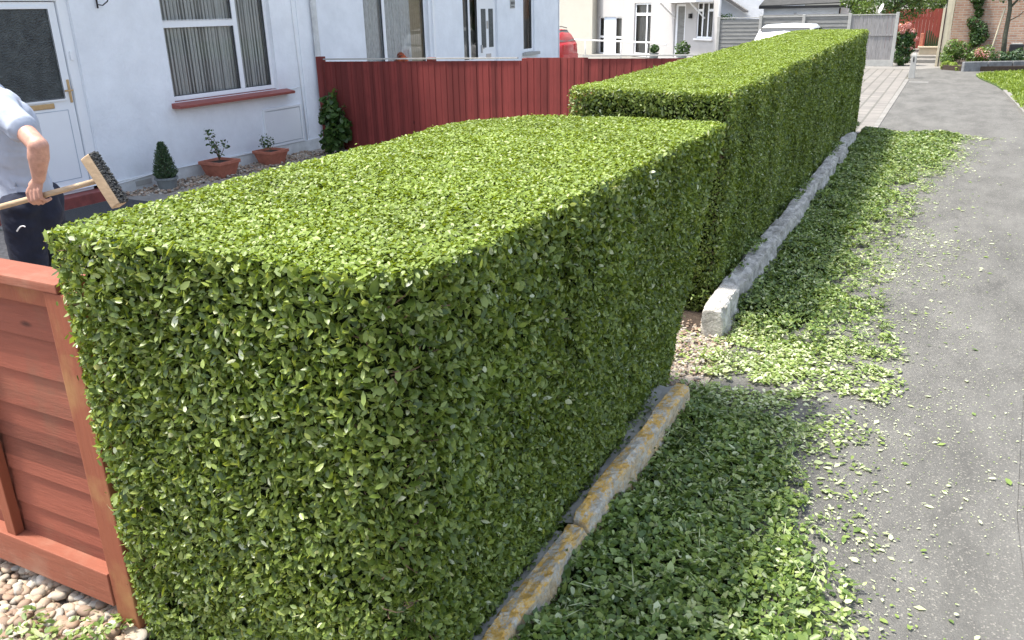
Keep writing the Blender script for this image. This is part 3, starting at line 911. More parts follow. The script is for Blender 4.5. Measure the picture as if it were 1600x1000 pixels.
pebbles('pebbles', 'small pinkish gravel showing in the gap between hedges', (-2.3, -0.98, 4.0, 5.15), 3000, 0.006, 0.012, -0.012)
pebbles('pebbles', 'gravel strip along the foot of the white wall', (-8.66, -8.2, 6.6, 10.0), 1500, 0.012, 0.024, -0.01)

# ------------------------------------------------------------------ low red fence at left
fr = thing('low_fence', 'low salmon red lap board fence with capped rail beside the near hedge', 'fence', (-3.2, 1.5, 0))
b = MB()
for k in range(9):
    z1 = 1.20 - k * 0.138
    z0 = max(z1 - 0.15, 0.2)
    if z1 <= 0.24: break
    b.add([(-6.2, 1.475, z0), (-2.30, 1.475, z0), (-2.30, 1.486, z1), (-6.2, 1.486, z1), (-6.2, 1.480, z0), (-2.30, 1.480, z0), (-2.30, 1.50, z1), (-6.2, 1.50, z1)],
          [(0, 1, 2, 3), (5, 4, 7, 6), (4, 5, 1, 0), (3, 2, 6, 7), (4, 0, 3, 7), (1, 5, 6, 2)])
b.build('lap_boards', M['salmon_boards'], fr)
part('cap_rail', M['red_rail'], fr, 0.004, box=(-6.2, -2.225, 1.425, 1.545, 1.245, 1.275))
part('top_rail', M['red_post'], fr, 0.003, box=(-6.2, -2.30, 1.445, 1.47, 1.185, 1.244))
part('gravel_board', M['red_rail'], fr, 0.004, box=(-6.2, -2.30, 1.425, 1.51, 0.095, 0.228))
for x in (-2.80, -3.9, -5.0):
    part('batten', M['red_post'], fr, 0.003, box=(x - 0.05, x + 0.0, 1.435, 1.470, 0.228, 1.184))
part('post', M['red_post'], fr, 0.006, box=(-2.298, -2.195, 1.43, 1.53, -0.02, 1.243))
part('post', M['red_post'], fr, 0.006, box=(-6.30, -6.202, 1.43, 1.53, -0.02, 1.243))

# ------------------------------------------------------------------ walls with openings
def wall(name, m, parent, u0, u1, z0, z1, openings, frame, depth=0.10):
    """front face cut by rectangular openings with reveals; frame(u, w, z) with w outward"""
    us = sorted({u0, u1, *[o[0] for o in openings], *[o[1] for o in openings]})
    zs = sorted({z0, z1, *[o[2] for o in openings], *[o[3] for o in openings]})
    b = MB(frame)
    for i in range(len(us) - 1):
        for j in range(len(zs) - 1):
            cu, cz = (us[i] + us[i + 1]) / 2, (zs[j] + zs[j + 1]) / 2
            if any(o[0] < cu < o[1] and o[2] < cz < o[3] for o in openings):
                continue
            b.quad((us[i], 0, zs[j]), (us[i + 1], 0, zs[j]), (us[i + 1], 0, zs[j + 1]), (us[i], 0, zs[j + 1]))
    for a, c_, z_a, z_b in openings:
        b.quad((a, 0, z_a), (a, -depth, z_a), (a, -depth, z_b), (a, 0, z_b))
        b.quad((c_, 0, z_a), (c_, -depth, z_a), (c_, -depth, z_b), (c_, 0, z_b))
        b.quad((a, 0, z_a), (c_, 0, z_a), (c_, -depth, z_a), (a, -depth, z_a))
        b.quad((a, 0, z_b), (c_, 0, z_b), (c_, -depth, z_b), (a, -depth, z_b))
    return b.build(name, m, parent)

def window(parent, frame, u0, u1, z0, z1, muls=(), trans=(), w=-0.07, fw=0.05, name='window', behind=None, back=None):
    """muls: u positions; trans: (ua, ub, z) bars; frame bars butt against each other"""
    b = MB(frame)
    t = 0.05
    b.box(u0, u1, w - t, w, z0, z0 + fw)
    b.box(u0, u1, w - t, w, z1 - fw, z1)
    b.box(u0, u0 + fw, w - t, w, z0 + fw, z1 - fw)
    b.box(u1 - fw, u1, w - t, w, z0 + fw, z1 - fw)
    for mu in muls:
        b.box(mu - fw * 0.7, mu + fw * 0.7, w - t, w + 0.004, z0 + fw, z1 - fw)
    for a, c_, z in trans:
        b.box(a, c_, w - t, w + 0.002, z - fw * 0.75, z + fw * 0.75)
    o = b.build(name, M['upvc'], parent, 0.004)
    g = MB(frame)
    g.quad((u0 + fw, w - 0.03, z0 + fw), (u1 - fw, w - 0.03, z0 + fw), (u1 - fw, w - 0.03, z1 - fw), (u0 + fw, w - 0.03, z1 - fw))
    g.build('pane', M['glass'], o)
    k = MB(frame)     # dark rubber line round the panes
    us = [u0 + fw] + sorted(list(muls)) + [u1 - fw]
    for i in range(len(us) - 1):
        ua = us[i] + (fw * 0.7 if i else 0); ub = us[i + 1] - (fw * 0.7 if i < len(us) - 2 else 0)
        k.box(ua, ub, w - 0.028, w - 0.006, z0 + fw, z0 + fw + 0.008)
        k.box(ub - 0.012, ub, w - 0.028, w - 0.006, z0 + fw + 0.008, z1 - fw)
    k.build('gasket', M['gasket'], o)
    if behind:
        behind(o)
    else:
        s_ = MB(frame); s_.quad((u0 - .05, w - 0.16, z0 - .05), (u1 + .05, w - 0.16, z0 - .05), (u1 + .05, w - 0.16, z1 + .05), (u0 - .05, w - 0.16, z1 + .05))
        s_.build('curtain', M['dull_curtain'], o)
    r = MB(frame)
    d = back or 1.2
    r.quad((u0 - .1, -d, z0 - .1), (u1 + .1, -d, z0 - .1), (u1 + .1, -d, z1 + .1), (u0 - .1, -d, z1 + .1))
    for ua in (u0 - .1, u1 + .1):
        r.quad((ua, -0.125, z0 - .1), (ua, -d, z0 - .1), (ua, -d, z1 + .1), (ua, -0.125, z1 + .1))
    r.quad((u0 - .1, -0.125, z0 - .1), (u1 + .1, -0.125, z0 - .1), (u1 + .1, -d, z0 - .1), (u0 - .1, -d, z0 - .1))
    r.quad((u0 - .1, -0.125, z1 + .1), (u1 + .1, -0.125, z1 + .1), (u1 + .1, -d, z1 + .1), (u0 - .1, -d, z1 + .1))
    r.build('room', M['room'], o)
    return o

# house 1 ------------------------------------------------------------
FX = -8.7
f1 = lambda u, w, z: (FX + w, u, z)
h1 = thing('white_house', 'nearest white rendered house with half glazed front door and red window sill', 'house', (FX - 3, 6.5, 0))
wall('wall', M['white_wall'], h1, -2.0, 10.62, 0.16, 5.2, [(5.15, 6.45, 0.16, 2.25), (7.68, 9.60, 0.97, 2.55)], f1, 0.12)
b = MB(); b.box(FX - 6, FX, 10.60, 10.66, -0.01, 5.2); b.box(FX - 6, FX, -2.06, -2.0, -0.01, 5.2); b.box(FX - 6.1, FX - 6, -2.06, 10.66, -0.01, 5.2); b.build('side_wall', M['white_wall'], h1)
b = MB(); b.box(FX - 0.1, FX + 0.028, 6.62, 10.62, -0.01, 0.16); b.box(FX - 0.1, FX + 0.028, -2.0, 4.95, -0.01, 0.16); b.build('plinth', M['white_plinth'], h1, 0.006)
b = MB(); b.prism([(FX + 0.35, 5.15), (FX + 0.35, 5.3), (FX - 3, 7.2), (FX - 6.4, 5.3), (FX - 6.4, 5.15)], -2.3, 10.9, 'y'); b.build('roof', M['roof_slate'], h1)
# raised plaster band near the party line
b = MB(f1); b.box(10.16, 10.22, 0.0, 0.012, 0.16, 5.1); b.build('render_bead', M['white_wall'], h1)
def blinds(o):
    s = MB(f1)
    u = 7.74
    while u < 8.93:
        j, q_ = random.uniform(-.012, .012), random.uniform(-.006, .004)
        s.add([(u, -0.150 - j, 1.0), (u + 0.018, -0.143, 1.0), (u + 0.038 + q_, -0.152 + j, 1.0), (u, -0.150 - j, 2.55), (u + 0.018, -0.143, 2.55), (u + 0.038 + q_, -0.152 + j, 2.55)], [(0, 1, 4, 3), (1, 2, 5, 4)])
        u += 0.058
    u = 8.97
    while u < 9.56:
        j, q_ = random.uniform(-.012, .012), random.uniform(-.006, .004)
        s.add([(u, -0.150 - j, 1.0), (u + 0.018, -0.143, 1.0), (u + 0.038 + q_, -0.152 + j, 1.0), (u, -0.150 - j, 2.55), (u + 0.018, -0.143, 2.55), (u + 0.038 + q_, -0.152 + j, 2.55)], [(0, 1, 4, 3), (1, 2, 5, 4)])
        u += 0.058
    s.build('vertical_blind', M['blind'], o)
    s = MB(f1); s.quad((7.70, -0.19, 1.0), (9.58, -0.19, 1.0), (9.58, -0.19, 2.55), (7.70, -0.19, 2.55)); s.build('curtain', M['back_curtain'], o)
window(h1, f1, 7.68, 9.60, 0.98, 2.55, (8.97,), ((7.73, 8.935, 1.905),), -0.07, 0.055, behind=blinds)
b = MB(f1); b.box(7.70, 8.93, -0.066, -0.055, 1.95, 1.955); b.build('trim', M['upvc'], h1)
b = MB(f1); b.prism([(-0.068, 0.90), (0.13, 0.90), (0.135, 0.935), (-0.068, 0.975)], 7.66, 9.72, 'y'); b.frame = None
b = MB(); b.prism([(FX - 0.068, 0.90), (FX + 0.15, 0.90), (FX + 0.155, 0.935), (FX - 0.068, 0.978)], 7.62, 9.78, 'y'); b.build('window_sill', M['red_sill'], h1, 0.004)
# door
df = MB(f1)
df.box(5.15, 5.22, -0.12, -0.04, 0.16, 2.25); df.box(6.33, 6.45, -0.12, -0.04, 0.16, 2.25); df.box(5.22, 6.33, -0.12, -0.04, 2.18, 2.25); df.box(5.22, 6.33, -0.12, -0.03, 0.12, 0.20)
df.build('door_frame', M['upvc'], h1, 0.005)
dl = MB(f1); dl.box(5.235, 6.318, -0.12, -0.065, 0.205, 2.172)
door = dl.build('front_door', M['upvc'], h1, 0.004)
g = MB(f1); g.box(5.36, 6.21, -0.064, -0.058, 1.17, 2.10); g.build('glazed_panel', M['obscured'], door)
g = MB(f1)
for a in ((5.33, 5.36, 1.14, 2.13), (6.21, 6.24, 1.14, 2.13)): g.box(a[0], a[1], -0.064, -0.045, a[2], a[3])
g.box(5.36, 6.21, -0.064, -0.045, 1.14, 1.17); g.box(5.36, 6.21, -0.064, -0.045, 2.10, 2.13)
g.build('glazing_bead', M['upvc'], door, 0.003)
g = MB(f1); g.box(6.204, 6.212, -0.0445, -0.0435, 1.17, 2.10); g.box(5.36, 6.204, -0.0445, -0.0435, 1.162, 1.17); g.build('gasket', M['gasket'], door)
g = MB(f1)
for a in ((5.34, 5.348, 0.27, 1.04), (6.222, 6.23, 0.27, 1.04)): g.box(a[0], a[1], -0.0645, -0.062, a[2], a[3])
g.box(5.348, 6.222, -0.0645, -0.062, 0.27, 0.278); g.box(5.348, 6.222, -0.0645, -0.062, 1.032, 1.04)
g.box(6.318, 6.326, -0.075, -0.07, 0.20, 2.17)
g.build('panel_groove', M['seam'], door)
g = MB(f1); g.box(5.76, 6.07, -0.0645, -0.055, 1.068, 1.125); g.build('letter_box', M['brass'], door, 0.006)
g = MB(f1); g.box(6.275, 6.305, -0.0645, -0.055, 1.11, 1.36); g.box(6.20, 6.29, -0.02, -0.008, 1.235, 1.255); g.box(6.28, 6.30, -0.055, -0.01, 1.235, 1.255)
g.build('handle', M['brass'], door, 0.003)
part('doorbell', M['upvc'], h1, 0.006, f1, box=(6.36, 6.40, -0.039, -0.02, 1.56, 1.66))
b = MB(); b.box(FX - 0.1, FX + 0.16, 5.0, 6.55, -0.01, 0.118); b.build('door_step', M['red_step'], h1, 0.008)
# meter box, vent, cable, lamp bracket
mb_ = MB(f1)
for a in ((9.20, 9.24), (9.98, 10.02)): mb_.box(a[0], a[1], 0.0, 0.035, 0.165, 0.72)
mb_.box(9.24, 9.98, 0, 0.035, 0.165, 0.20); mb_.box(9.24, 9.98, 0, 0.035, 0.685, 0.72)
mt = mb_.build('meter_box', M['upvc'], h1, 0.005)
part('meter_door', M['upvc'], mt, 0.006, f1, box=(9.25, 9.97, 0.0, 0.028, 0.21, 0.675))
g = MB(f1); g.box(6.86, 7.10, 0.0285, 0.034, 0.05, 0.115)
g.build('air_vent', M['pale_post'], h1, 0.002)
g = MB(); g.tube([(FX + 0.012, 10.04, 5.0), (FX + 0.012, 10.06, 2.0), (FX + 0.012, 10.10, 0.12)], 0.008, 6)
g.tube([(FX + 0.012, 9.62, 0.93), (FX + 0.012, 9.9, 0.95), (FX + 0.012, 10.05, 0.97)], 0.006, 6)
g.tube([(FX + 0.04, 6.6, 0.13), (FX + 0.035, 7.3, 0.17), (FX + 0.035, 8.2, 0.155), (FX + 0.035, 9.2, 0.15)], 0.005, 6)
g.build('cable', M['upvc'], h1, smooth=True)
g = MB(); g.tube([(FX + 0.02, 6.79, 2.10), (FX + 0.02, 6.79, 2.45)], 0.010, 6)
g.tube([(FX + 0.02, 6.79, 2.14), (FX + 0.07, 6.82, 2.13), (FX + 0.12, 6.85, 2.17), (FX + 0.14, 6.87, 2.23), (FX + 0.12, 6.87, 2.28), (FX + 0.2, 6.9, 2.4)], 0.007, 6)
g.build('lamp_bracket', M['black'], h1, smooth=True)
part('drain_pipe', M['white_plinth'], h1, 0, None, tube=([(FX + 0.05, 10.5, 0.0), (FX + 0.05, 10.5, 5.0)], 0.045, 12))

# house 2 ------------------------------------------------------------
FX2 = -8.85
f2 = lambda u, w, z: (FX2 + w, u, z)
h2 = thing('white_house', 'second white rendered house behind the maroon fence, with narrow panelled door', 'house', (FX2 - 3, 15.4, 0))
wall('wall', M['white_wall'], h2, 10.665, 20.15, -0.01, 5.2, [(12.02, 14.05, 0.85, 2.5), (15.35, 16.85, 0.10, 2.3), (18.12, 18.72, 1.02, 2.5)], f2, 0.12)
b = MB(); b.box(FX2 - 6, FX2, 20.13, 20.19, -0.01, 5.2); b.box(FX2 - 6.1, FX2 - 6.0, 10.67, 20.19, -0.01, 5.2); b.build('side_wall', M['white_wall'], h2)
b = MB(); b.prism([(FX2 + 0.35, 5.15), (FX2 + 0.35, 5.3), (FX2 - 3, 7.2), (FX2 - 6.4, 5.3), (FX2 - 6.4, 5.15)], 10.92, 20.4, 'y'); b.build('roof', M['roof_slate'], h2)
def nets(o):
    s = MB(f2)
    for (ua, ub) in ((11.95, 12.69), (12.70, 13.62)):
        k = int((ub - ua) / 0.03)
        for i in range(k):
            u = ua + i * (ub - ua) / k; v = ua + (i + 1) * (ub - ua) / k
            wa = -0.15 + 0.014 * math.sin(u * 60); wb = -0.15 + 0.014 * math.sin(v * 60)
            s.add([(u, wa, 0.9), (v, wb, 0.9), (v, wb, 2.5), (u, wa, 2.5)], [(0, 1, 2, 3)])
    s.build('net_curtain', M['net'], o)
    s = MB(f2)
    for i in range(14):
        u = 13.62 + i * 0.035
        s.add([(u, -0.15 + 0.02 * (i % 2), 0.9), (u + 0.035, -0.15 + 0.02 * ((i + 1) % 2), 0.9), (u + 0.035, -0.15 + 0.02 * ((i + 1) % 2), 2.5), (u, -0.15 + 0.02 * (i % 2), 2.5)], [(0, 1, 2, 3)])
    s.build('drape', M['drape'], o)
window(h2, f2, 12.02, 14.05, 0.88, 2.5, (12.69,), (), -0.07, 0.055, behind=nets)
part('window_sill', M['white_plinth'], h2, 0.005, f2, box=(11.98, 14.10, -0.068, 0.07, 0.82, 0.878))
for (uu, zz) in ((14.12, 0), ):
    b = MB(f2); b.box(14.15, 14.22, 0.0, 0.035, 0.0, 5.1); b.build('cable_trunking', M['upvc'], h2, 0.004)
window(h2, f2, 15.35, 16.08, 0.98, 2.3, (15.68,), (), -0.05, 0.05)
part('side_panel', M['upvc'], h2, 0.004, f2, box=(15.352, 16.078, -0.10, -0.052, 0.10, 0.978))
dl = MB(f2); dl.box(16.082, 16.848, -0.11, -0.055, 0.10, 2.298)
d2 = dl.build('front_door', M['upvc'], h2, 0.004)
for a in ((16.20, 16.40), (16.53, 16.73)):
    g = MB(f2); g.box(a[0], a[1], -0.0545, -0.050, 1.24, 2.02); g.build('glazed_panel', M['obscured'], d2)
g = MB(f2); g.box(16.38, 16.60, -0.0545, -0.045, 1.03, 1.11); g.build('letter_box', M['rim'], d2, 0.003)
g = MB(f2); g.box(16.15, 16.18, -0.0545, -0.02, 1.14, 1.30); g.box(16.18, 16.27, -0.035, -0.025, 1.22, 1.245); g.build('handle', M['rim'], d2, 0.003)
g = MB(f2); g.box(16.43, 16.50, -0.0545, -0.045, 1.62, 1.78); g.build('knocker', M['rim'], d2, 0.004)
window(h2, f2, 18.12, 18.72, 1.05, 2.5, (), (), -0.04, 0.07)
part('window_sill', M['pale_post'], h2, 0.006, f2, box=(18.05, 18.85, -0.038, 0.09, 0.98, 1.048))
part('number_plaque', M['pale_post'], h2, 0.004, f2, box=(17.45, 17.68, 0.0, 0.015, 2.02, 2.2))
g = MB(f2)
for k in range(3): g.box(17.48 + 0.065 * k, 17.52 + 0.065 * k, 0.0155, 0.018, 2.10, 2.16)
g.box(17.49, 17.64, 0.0155, 0.018, 2.045, 2.06)
g.build('plaque_lettering', M['black'], h2)
fl = thing('window_flowers', 'orange potted flowers standing inside the second house window', 'flowers', (FX2 - 0.13, 13.25, 0.9))
crown('petals', M['orange_petal'], fl, [(FX2 - 0.14, 13.22, 1.22, 0.09), (FX2 - 0.14, 13.34, 1.16, 0.08), (FX2 - 0.14, 13.12, 1.14, 0.07)], 500, 0.05, flat=0.9)
crown('leaves', M['mid_leaf'], fl, [(FX2 - 0.14, 13.1, 1.03, 0.09), (FX2 - 0.14, 13.3, 1.02, 0.10)], 350, 0.05)

# ------------------------------------------------------------------ maroon fence between gardens
mf = thing('board_fence', 'tall maroon close boarded fence dividing the two front gardens', 'fence', (-5.8, 10.1, 0))
b = MB()
x = -8.22
i = 0
while x < -2.35:
    zt = 1.33 + (0.02 if x > -4.95 else 0) + 0.012 * (x + 8.2) + (0.015 if -4.95 < x < -4.1 else 0)
    j = random.uniform(-0.003, 0.003)
    b.add([(x, 10.10 + j, 0.05), (x + 0.102, 10.094 + j, 0.05), (x + 0.102, 10.105 + j, 0.05), (x, 10.115 + j, 0.05),
           (x, 10.10 + j, zt), (x + 0.102, 10.094 + j, zt), (x + 0.102, 10.105 + j, zt), (x, 10.115 + j, zt)],
          [(0, 3, 2, 1), (4, 5, 6, 7), (0, 1, 5, 4), (1, 2, 6, 5), (2, 3, 7, 6), (3, 0, 4, 7)])
    x += 0.095
b.build('boards', M['maroon_boards'], mf)
b = MB(); b.box(-8.22, -5.02, 10.08, 10.12, 1.375, 1.392)
b.v = [(p[0], p[1], p[2] + 0.012 * (p[0] + 8.2) - 0.02) for p in b.v]
b.build('capping', M['pale_post'], mf)
b = MB(); b.box(-4.1, -2.35, 10.08, 10.12, 1.375, 1.392)
b.v = [(p[0], p[1], p[2] + 0.012 * (p[0] + 8.2) + 0.0) for p in b.v]
b.build('capping', M['pale_post'], mf)
part('post', M['maroon_boards'], mf, 0.005, box=(-8.34, -8.235, 10.06, 10.16, 0, 1.40))
for x in (-6.45, -4.98, -3.4):
    part('post', M['maroon_boards'], mf, 0.005, box=(x, x + 0.10, 10.13, 10.23, 0, 1.395))
for z in (0.35, 1.1):
    part('back_rail', M['maroon_boards'], mf, 0.003, box=(-8.22, -2.35, 10.117, 10.129, z, z + 0.08))

# ------------------------------------------------------------------ pots and plants by the wall
def leafy_stem(parent, base, tip, n_leaf, size, m, name='leaves', spread=0.05):
    base, tip = np.array(base), np.array(tip)
    t = rng.uniform(0.3, 1.05, n_leaf)
    pos = base + (tip - base) * t[:, None] + rng.normal(size=(n_leaf, 3)) * spread
    ln = size * rng.uniform(0.6, 1.2, n_leaf)
    return (*leaf_mesh(pos, np.array([0, 0, 0.8]) + rand_dir(n_leaf) * 0.8, rand_dir(n_leaf), ln, ln * 0.55, rng.uniform(0, 1, n_leaf), 2), 0)

def square_pot(name, label, cx, cy, w, h, m, cat='planter', z0=0.0):
    p = thing(name, label, cat, (cx, cy, z0))
    b = MB()
    prof = [(0.66, 0), (0.92, 0.80), (1.0, 0.80), (1.0, 1.0), (0.90, 1.0), (0.86, 0.85)]
    vs, fs = [], []
    for r, z in prof:
        for sx_, sy_ in ((-1, -1), (1, -1), (1, 1), (-1, 1)):
            vs.append((cx + sx_ * r * w / 2, cy + sy_ * r * w / 2, z0 + z * h))
    for i in range(len(prof) - 1):
        for k in range(4):
            q = (k + 1) % 4
            fs.append((i * 4 + k, i * 4 + q, i * 4 + 4 + q, i * 4 + 4 + k))
    fs.append((0, 1, 2, 3))
    b.add(vs, fs)
    b.build('pot', m, p, 0.004)
    part('soil', M['soil'], p, box=(cx - w * 0.42, cx + w * 0.42, cy - w * 0.42, cy + w * 0.42, z0 + h * 0.7, z0 + h * 0.84))
    return p
PX = -8.38
p1 = square_pot('planter', 'square terracotta planter holding a small rose seedling under the window', PX, 7.97, 0.38, 0.215, M['terracotta'])
b = MB(); ch = []
for (tx, ty, tz) in ((PX, 7.80, 0.62), (PX + 0.03, 7.78, 0.54), (PX, 7.86, 0.47), (PX, 8.12, 0.42), (PX + 0.02, 7.95, 0.40), (PX, 7.9, 0.58)):
    b.tube([(PX, 7.97, 0.22), ((PX + tx) / 2, (7.97 + ty) / 2 + 0.02, 0.2 + (tz - 0.2) * 0.6), (tx, ty, tz)], [0.005, 0.004, 0.002], 5)
    ch.append(leafy_stem(p1, (PX, 7.97, 0.25), (tx, ty, tz), 16, 0.055, M['dark_leaf'], spread=0.035))
b.build('stems', M['twig'], p1)
link_mesh('leaves', mesh_from('seedling_leaves', ch), M['dark_leaf'], p1)
p2 = square_pot('planter', 'square terracotta planter with a low tuft beside the meter box', PX, 8.94, 0.36, 0.205, M['terracotta'])
ch = [leafy_stem(p2, (PX, 8.88, 0.2), (PX + random.uniform(-.06, .06), 8.88 + random.uniform(-.12, .12), 0.33 + random.uniform(0, .08)), 22, 0.035, None, spread=0.025) for _ in range(9)]
link_mesh('leaves', mesh_from('tuft_leaves', ch), M['dark_leaf'], p2)
p3 = thing('potted_conifer', 'small cone shaped conifer in a round grey pot by the wall', 'potted conifer', (PX, 7.08, 0))
b = MB(); b.lathe((PX, 7.08, 0), [(0.0, 0.0), (0.10, 0.0), (0.125, 0.125), (0.14, 0.125), (0.14, 0.15), (0.115, 0.15), (0.11, 0.12), (0.0, 0.12)], 24); b.build('pot', M['grey_pot'], p3, smooth=False)
n_ = 5200
t = rng.uniform(0, 1, n_) ** 1.3; a = rng.uniform(0, 2 * np.pi, n_)
rad = (0.125 * (1 - t) ** 0.75 * (0.5 + 0.5 * np.minimum(t / 0.12, 1)) + 0.010) * rng.uniform(0.75, 1.22, n_) + 0.013 * np.sin(a * 5 + t * 19) + 0.008 * np.sin(a * 11 - t * 41)
pos = np.column_stack([PX + rad * np.cos(a), 7.08 + rad * np.sin(a), 0.145 + t * 0.43])
out = np.column_stack([np.cos(a), np.sin(a), np.full(n_, 1.1)])
ln = 0.030 * rng.uniform(0.5, 1.4, n_)
link_mesh('foliage', mesh_from('conifer', [(*leaf_mesh(pos, rand_dir(n_), out + rand_dir(n_) * 0.3, ln, ln * 0.3, rng.uniform(0, 1, n_), 1), 0)]), M['grey_leaf'], p3)
part('trunk', M['trunk'], p3, tube=([(PX, 7.08, 0.15), (PX, 7.08, 0.48)], [0.09, 0.02], 8))
sh = thing('climbing_shrub', 'dark leafy shrub climbing the maroon fence beside the house corner', 'shrub', (-8.05, 9.95, 0))
crown('foliage', M['dark_leaf'], sh, [(-8.08, 9.97, 0.2, 0.2), (-8.0, 9.95, 0.36, 0.19), (-8.12, 9.97, 0.52, 0.16), (-7.95, 9.97, 0.55, 0.13), (-8.08, 9.98, 0.70, 0.12), (-8.05, 9.98, 0.83, 0.07), (-7.88, 9.97, 0.3, 0.12), (-8.2, 9.97, 0.62, 0.07), (-7.86, 9.97, 0.68, 0.06), (-7.8, 9.97, 0.45, 0.06), (-8.18, 9.97, 0.8, 0.05), (-7.95, 9.97, 0.92, 0.04)], 780, 0.095, detail=2, flat=0.9, spread=1.5)
b = MB()
for k in range(7): b.tube([(-8.05 + 0.02 * k, 10.0, 0), (-8.1 + 0.035 * k, 10.0, 0.45), (-8.12 + 0.04 * k, 10.0, 0.9 - 0.04 * k)], [0.008, 0.006, 0.002], 5)
b.build('stems', M['trunk'], sh)
tag(part('doormat', M['mat_rubber'], None, 0.004, box=(-8.35, -7.75, 5.35, 6.35, 0.021, 0.04)), 'black rubber doormat before the half glazed front door', 'doormat')

# ------------------------------------------------------------------ person
def capsules(segs, voxel, name, m, parent, smooth_it=6, post=None):
    """round tapered bones fused by a voxel remesh into one continuous surface"""
    bm = bmesh.new()
    for s in segs:
        a, b_, ra, rb = Vector(s[0]), Vector(s[1]), s[2], s[3]
        flat = s[4] if len(s) > 4 else False
        k = 7
        for i in range(k + 1):
            t = i / k
            r = ra + (rb - ra) * t
            if flat and i in (k,):
                continue
            bmesh.ops.create_icosphere(bm, subdivisions=3, radius=r, matrix=Matrix.Translation(a.lerp(b_, t)))
        d = (b_ - a)
        if d.length > 1e-4:
            q = d.to_track_quat('Z', 'Y').to_matrix().to_4x4()
            bmesh.ops.create_cone(bm, cap_ends=True, segments=24, radius1=ra, radius2=rb, depth=d.length, matrix=Matrix.Translation((a + b_) / 2) @ q)
    me = bpy.data.meshes.new(name); bm.to_mesh(me); bm.free()
    tmp = bpy.data.objects.new('tmp', me); C.objects.link(tmp)
    md = tmp.modifiers.new('r', 'REMESH'); md.mode = 'VOXEL'; md.voxel_size = voxel
    sm = tmp.modifiers.new('s', 'SMOOTH'); sm.iterations = smooth_it; sm.factor = 0.5
    dg = bpy.context.evaluated_depsgraph_get()
    me2 = bpy.data.meshes.new_from_object(tmp.evaluated_get(dg))
    bpy.data.objects.remove(tmp)
    me2.name = name
    if post: post(me2)
    return link_mesh(name, me2, m, parent, True)

per = thing('person', 'man in pale grey t-shirt and dark trousers holding a broom behind the low fence', 'person', (-5.05, 3.2, 0))
shL, elL, wrL = Vector((-4.86, 3.05, 1.515)), Vector((-4.545, 3.0, 1.325)), Vector((-4.62, 3.01, 1.135))
shR, elR, wrR = Vector((-5.30, 3.34, 1.50)), Vector((-5.50, 3.16, 1.20)), Vector((-5.49, 2.93, 0.93))
pole_a, pole_b = Vector((-4.235, 3.13, 1.131)), Vector((-5.72, 2.74, 0.752))
pd = (pole_a - pole_b).normalized()
def on_pole(x):
    t = (x - pole_b.x) / (pole_a.x - pole_b.x)
    return pole_b.lerp(pole_a, t)
body = []
hipL, hipR = Vector((-4.99, 3.12, 0.92)), Vector((-5.08, 3.30, 0.92))
body += [((-5.07, 3.21, 0.95), (-5.08, 3.20, 1.15), 0.11, 0.11), ((-5.08, 3.20, 1.15), (-5.07, 3.20, 1.40), 0.11, 0.115),
         (tuple((shL + shR) / 2 + Vector((0.03, 0.03, -0.02))), (-5.22, 3.18, 1.64), 0.07, 0.058), ((-5.22, 3.18, 1.64), (-5.26, 3.17, 1.70), 0.058, 0.055),
         (tuple(shL), tuple(shR), 0.066, 0.066)]
body += [(shL, elL, 0.060, 0.052), (elL, elL.lerp(wrL, 0.35), 0.055, 0.058), (elL.lerp(wrL, 0.35), wrL, 0.057, 0.036)]
body += [(shR, elR, 0.060, 0.050), (elR, elR.lerp(wrR, 0.35), 0.05, 0.052), (elR.lerp(wrR, 0.35), wrR, 0.052, 0.033)]
for h_, kn, an, tx in ((hipL, Vector((-5.04, 3.09, 0.50)), Vector((-5.0, 3.08, 0.09)), -0.2), (hipR, Vector((-5.16, 3.34, 0.50)), Vector((-5.1, 3.36, 0.09)), -0.2)):
    body += [(h_, kn, 0.09, 0.062), (kn, kn.lerp(an, 0.3), 0.062, 0.062), (kn.lerp(an, 0.3), an, 0.06, 0.042), (an, an + Vector((-0.16, -0.06, -0.045)), 0.045, 0.03)]
# head turned towards the house and slightly down
hc = Vector((-5.28, 3.15, 1.80)); fw_ = Vector((-0.85, -0.45, -0.12)).normalized(); rt = fw_.cross(Vector((0, 0, 1))).normalized(); up_ = rt.cross(fw_)
H_ = lambda f, r, u: tuple(hc + fw_ * f + rt * r + up_ * u)
body += [(H_(-0.02, 0, 0.03), H_(0.0, 0, 0.035), 0.092, 0.088), (H_(0.02, 0, -0.03), H_(0.045, 0, -0.075), 0.068, 0.042),
         (H_(0.088, 0, 0.005), H_(0.102, 0, -0.022), 0.010, 0.014), (H_(0.078, 0.0, -0.052), H_(0.082, 0, -0.056), 0.018, 0.018),
         (H_(0.078, -0.035, 0.02), H_(0.078, 0.035, 0.02), 0.014, 0.014)]
for s in (-1, 1):
    body += [(H_(-0.01, s * 0.088, -0.015), H_(-0.016, s * 0.096, 0.02), 0.012, 0.015), (H_(0.06, s * 0.045, -0.03), H_(0.05, s * 0.05, -0.03), 0.024, 0.024)]
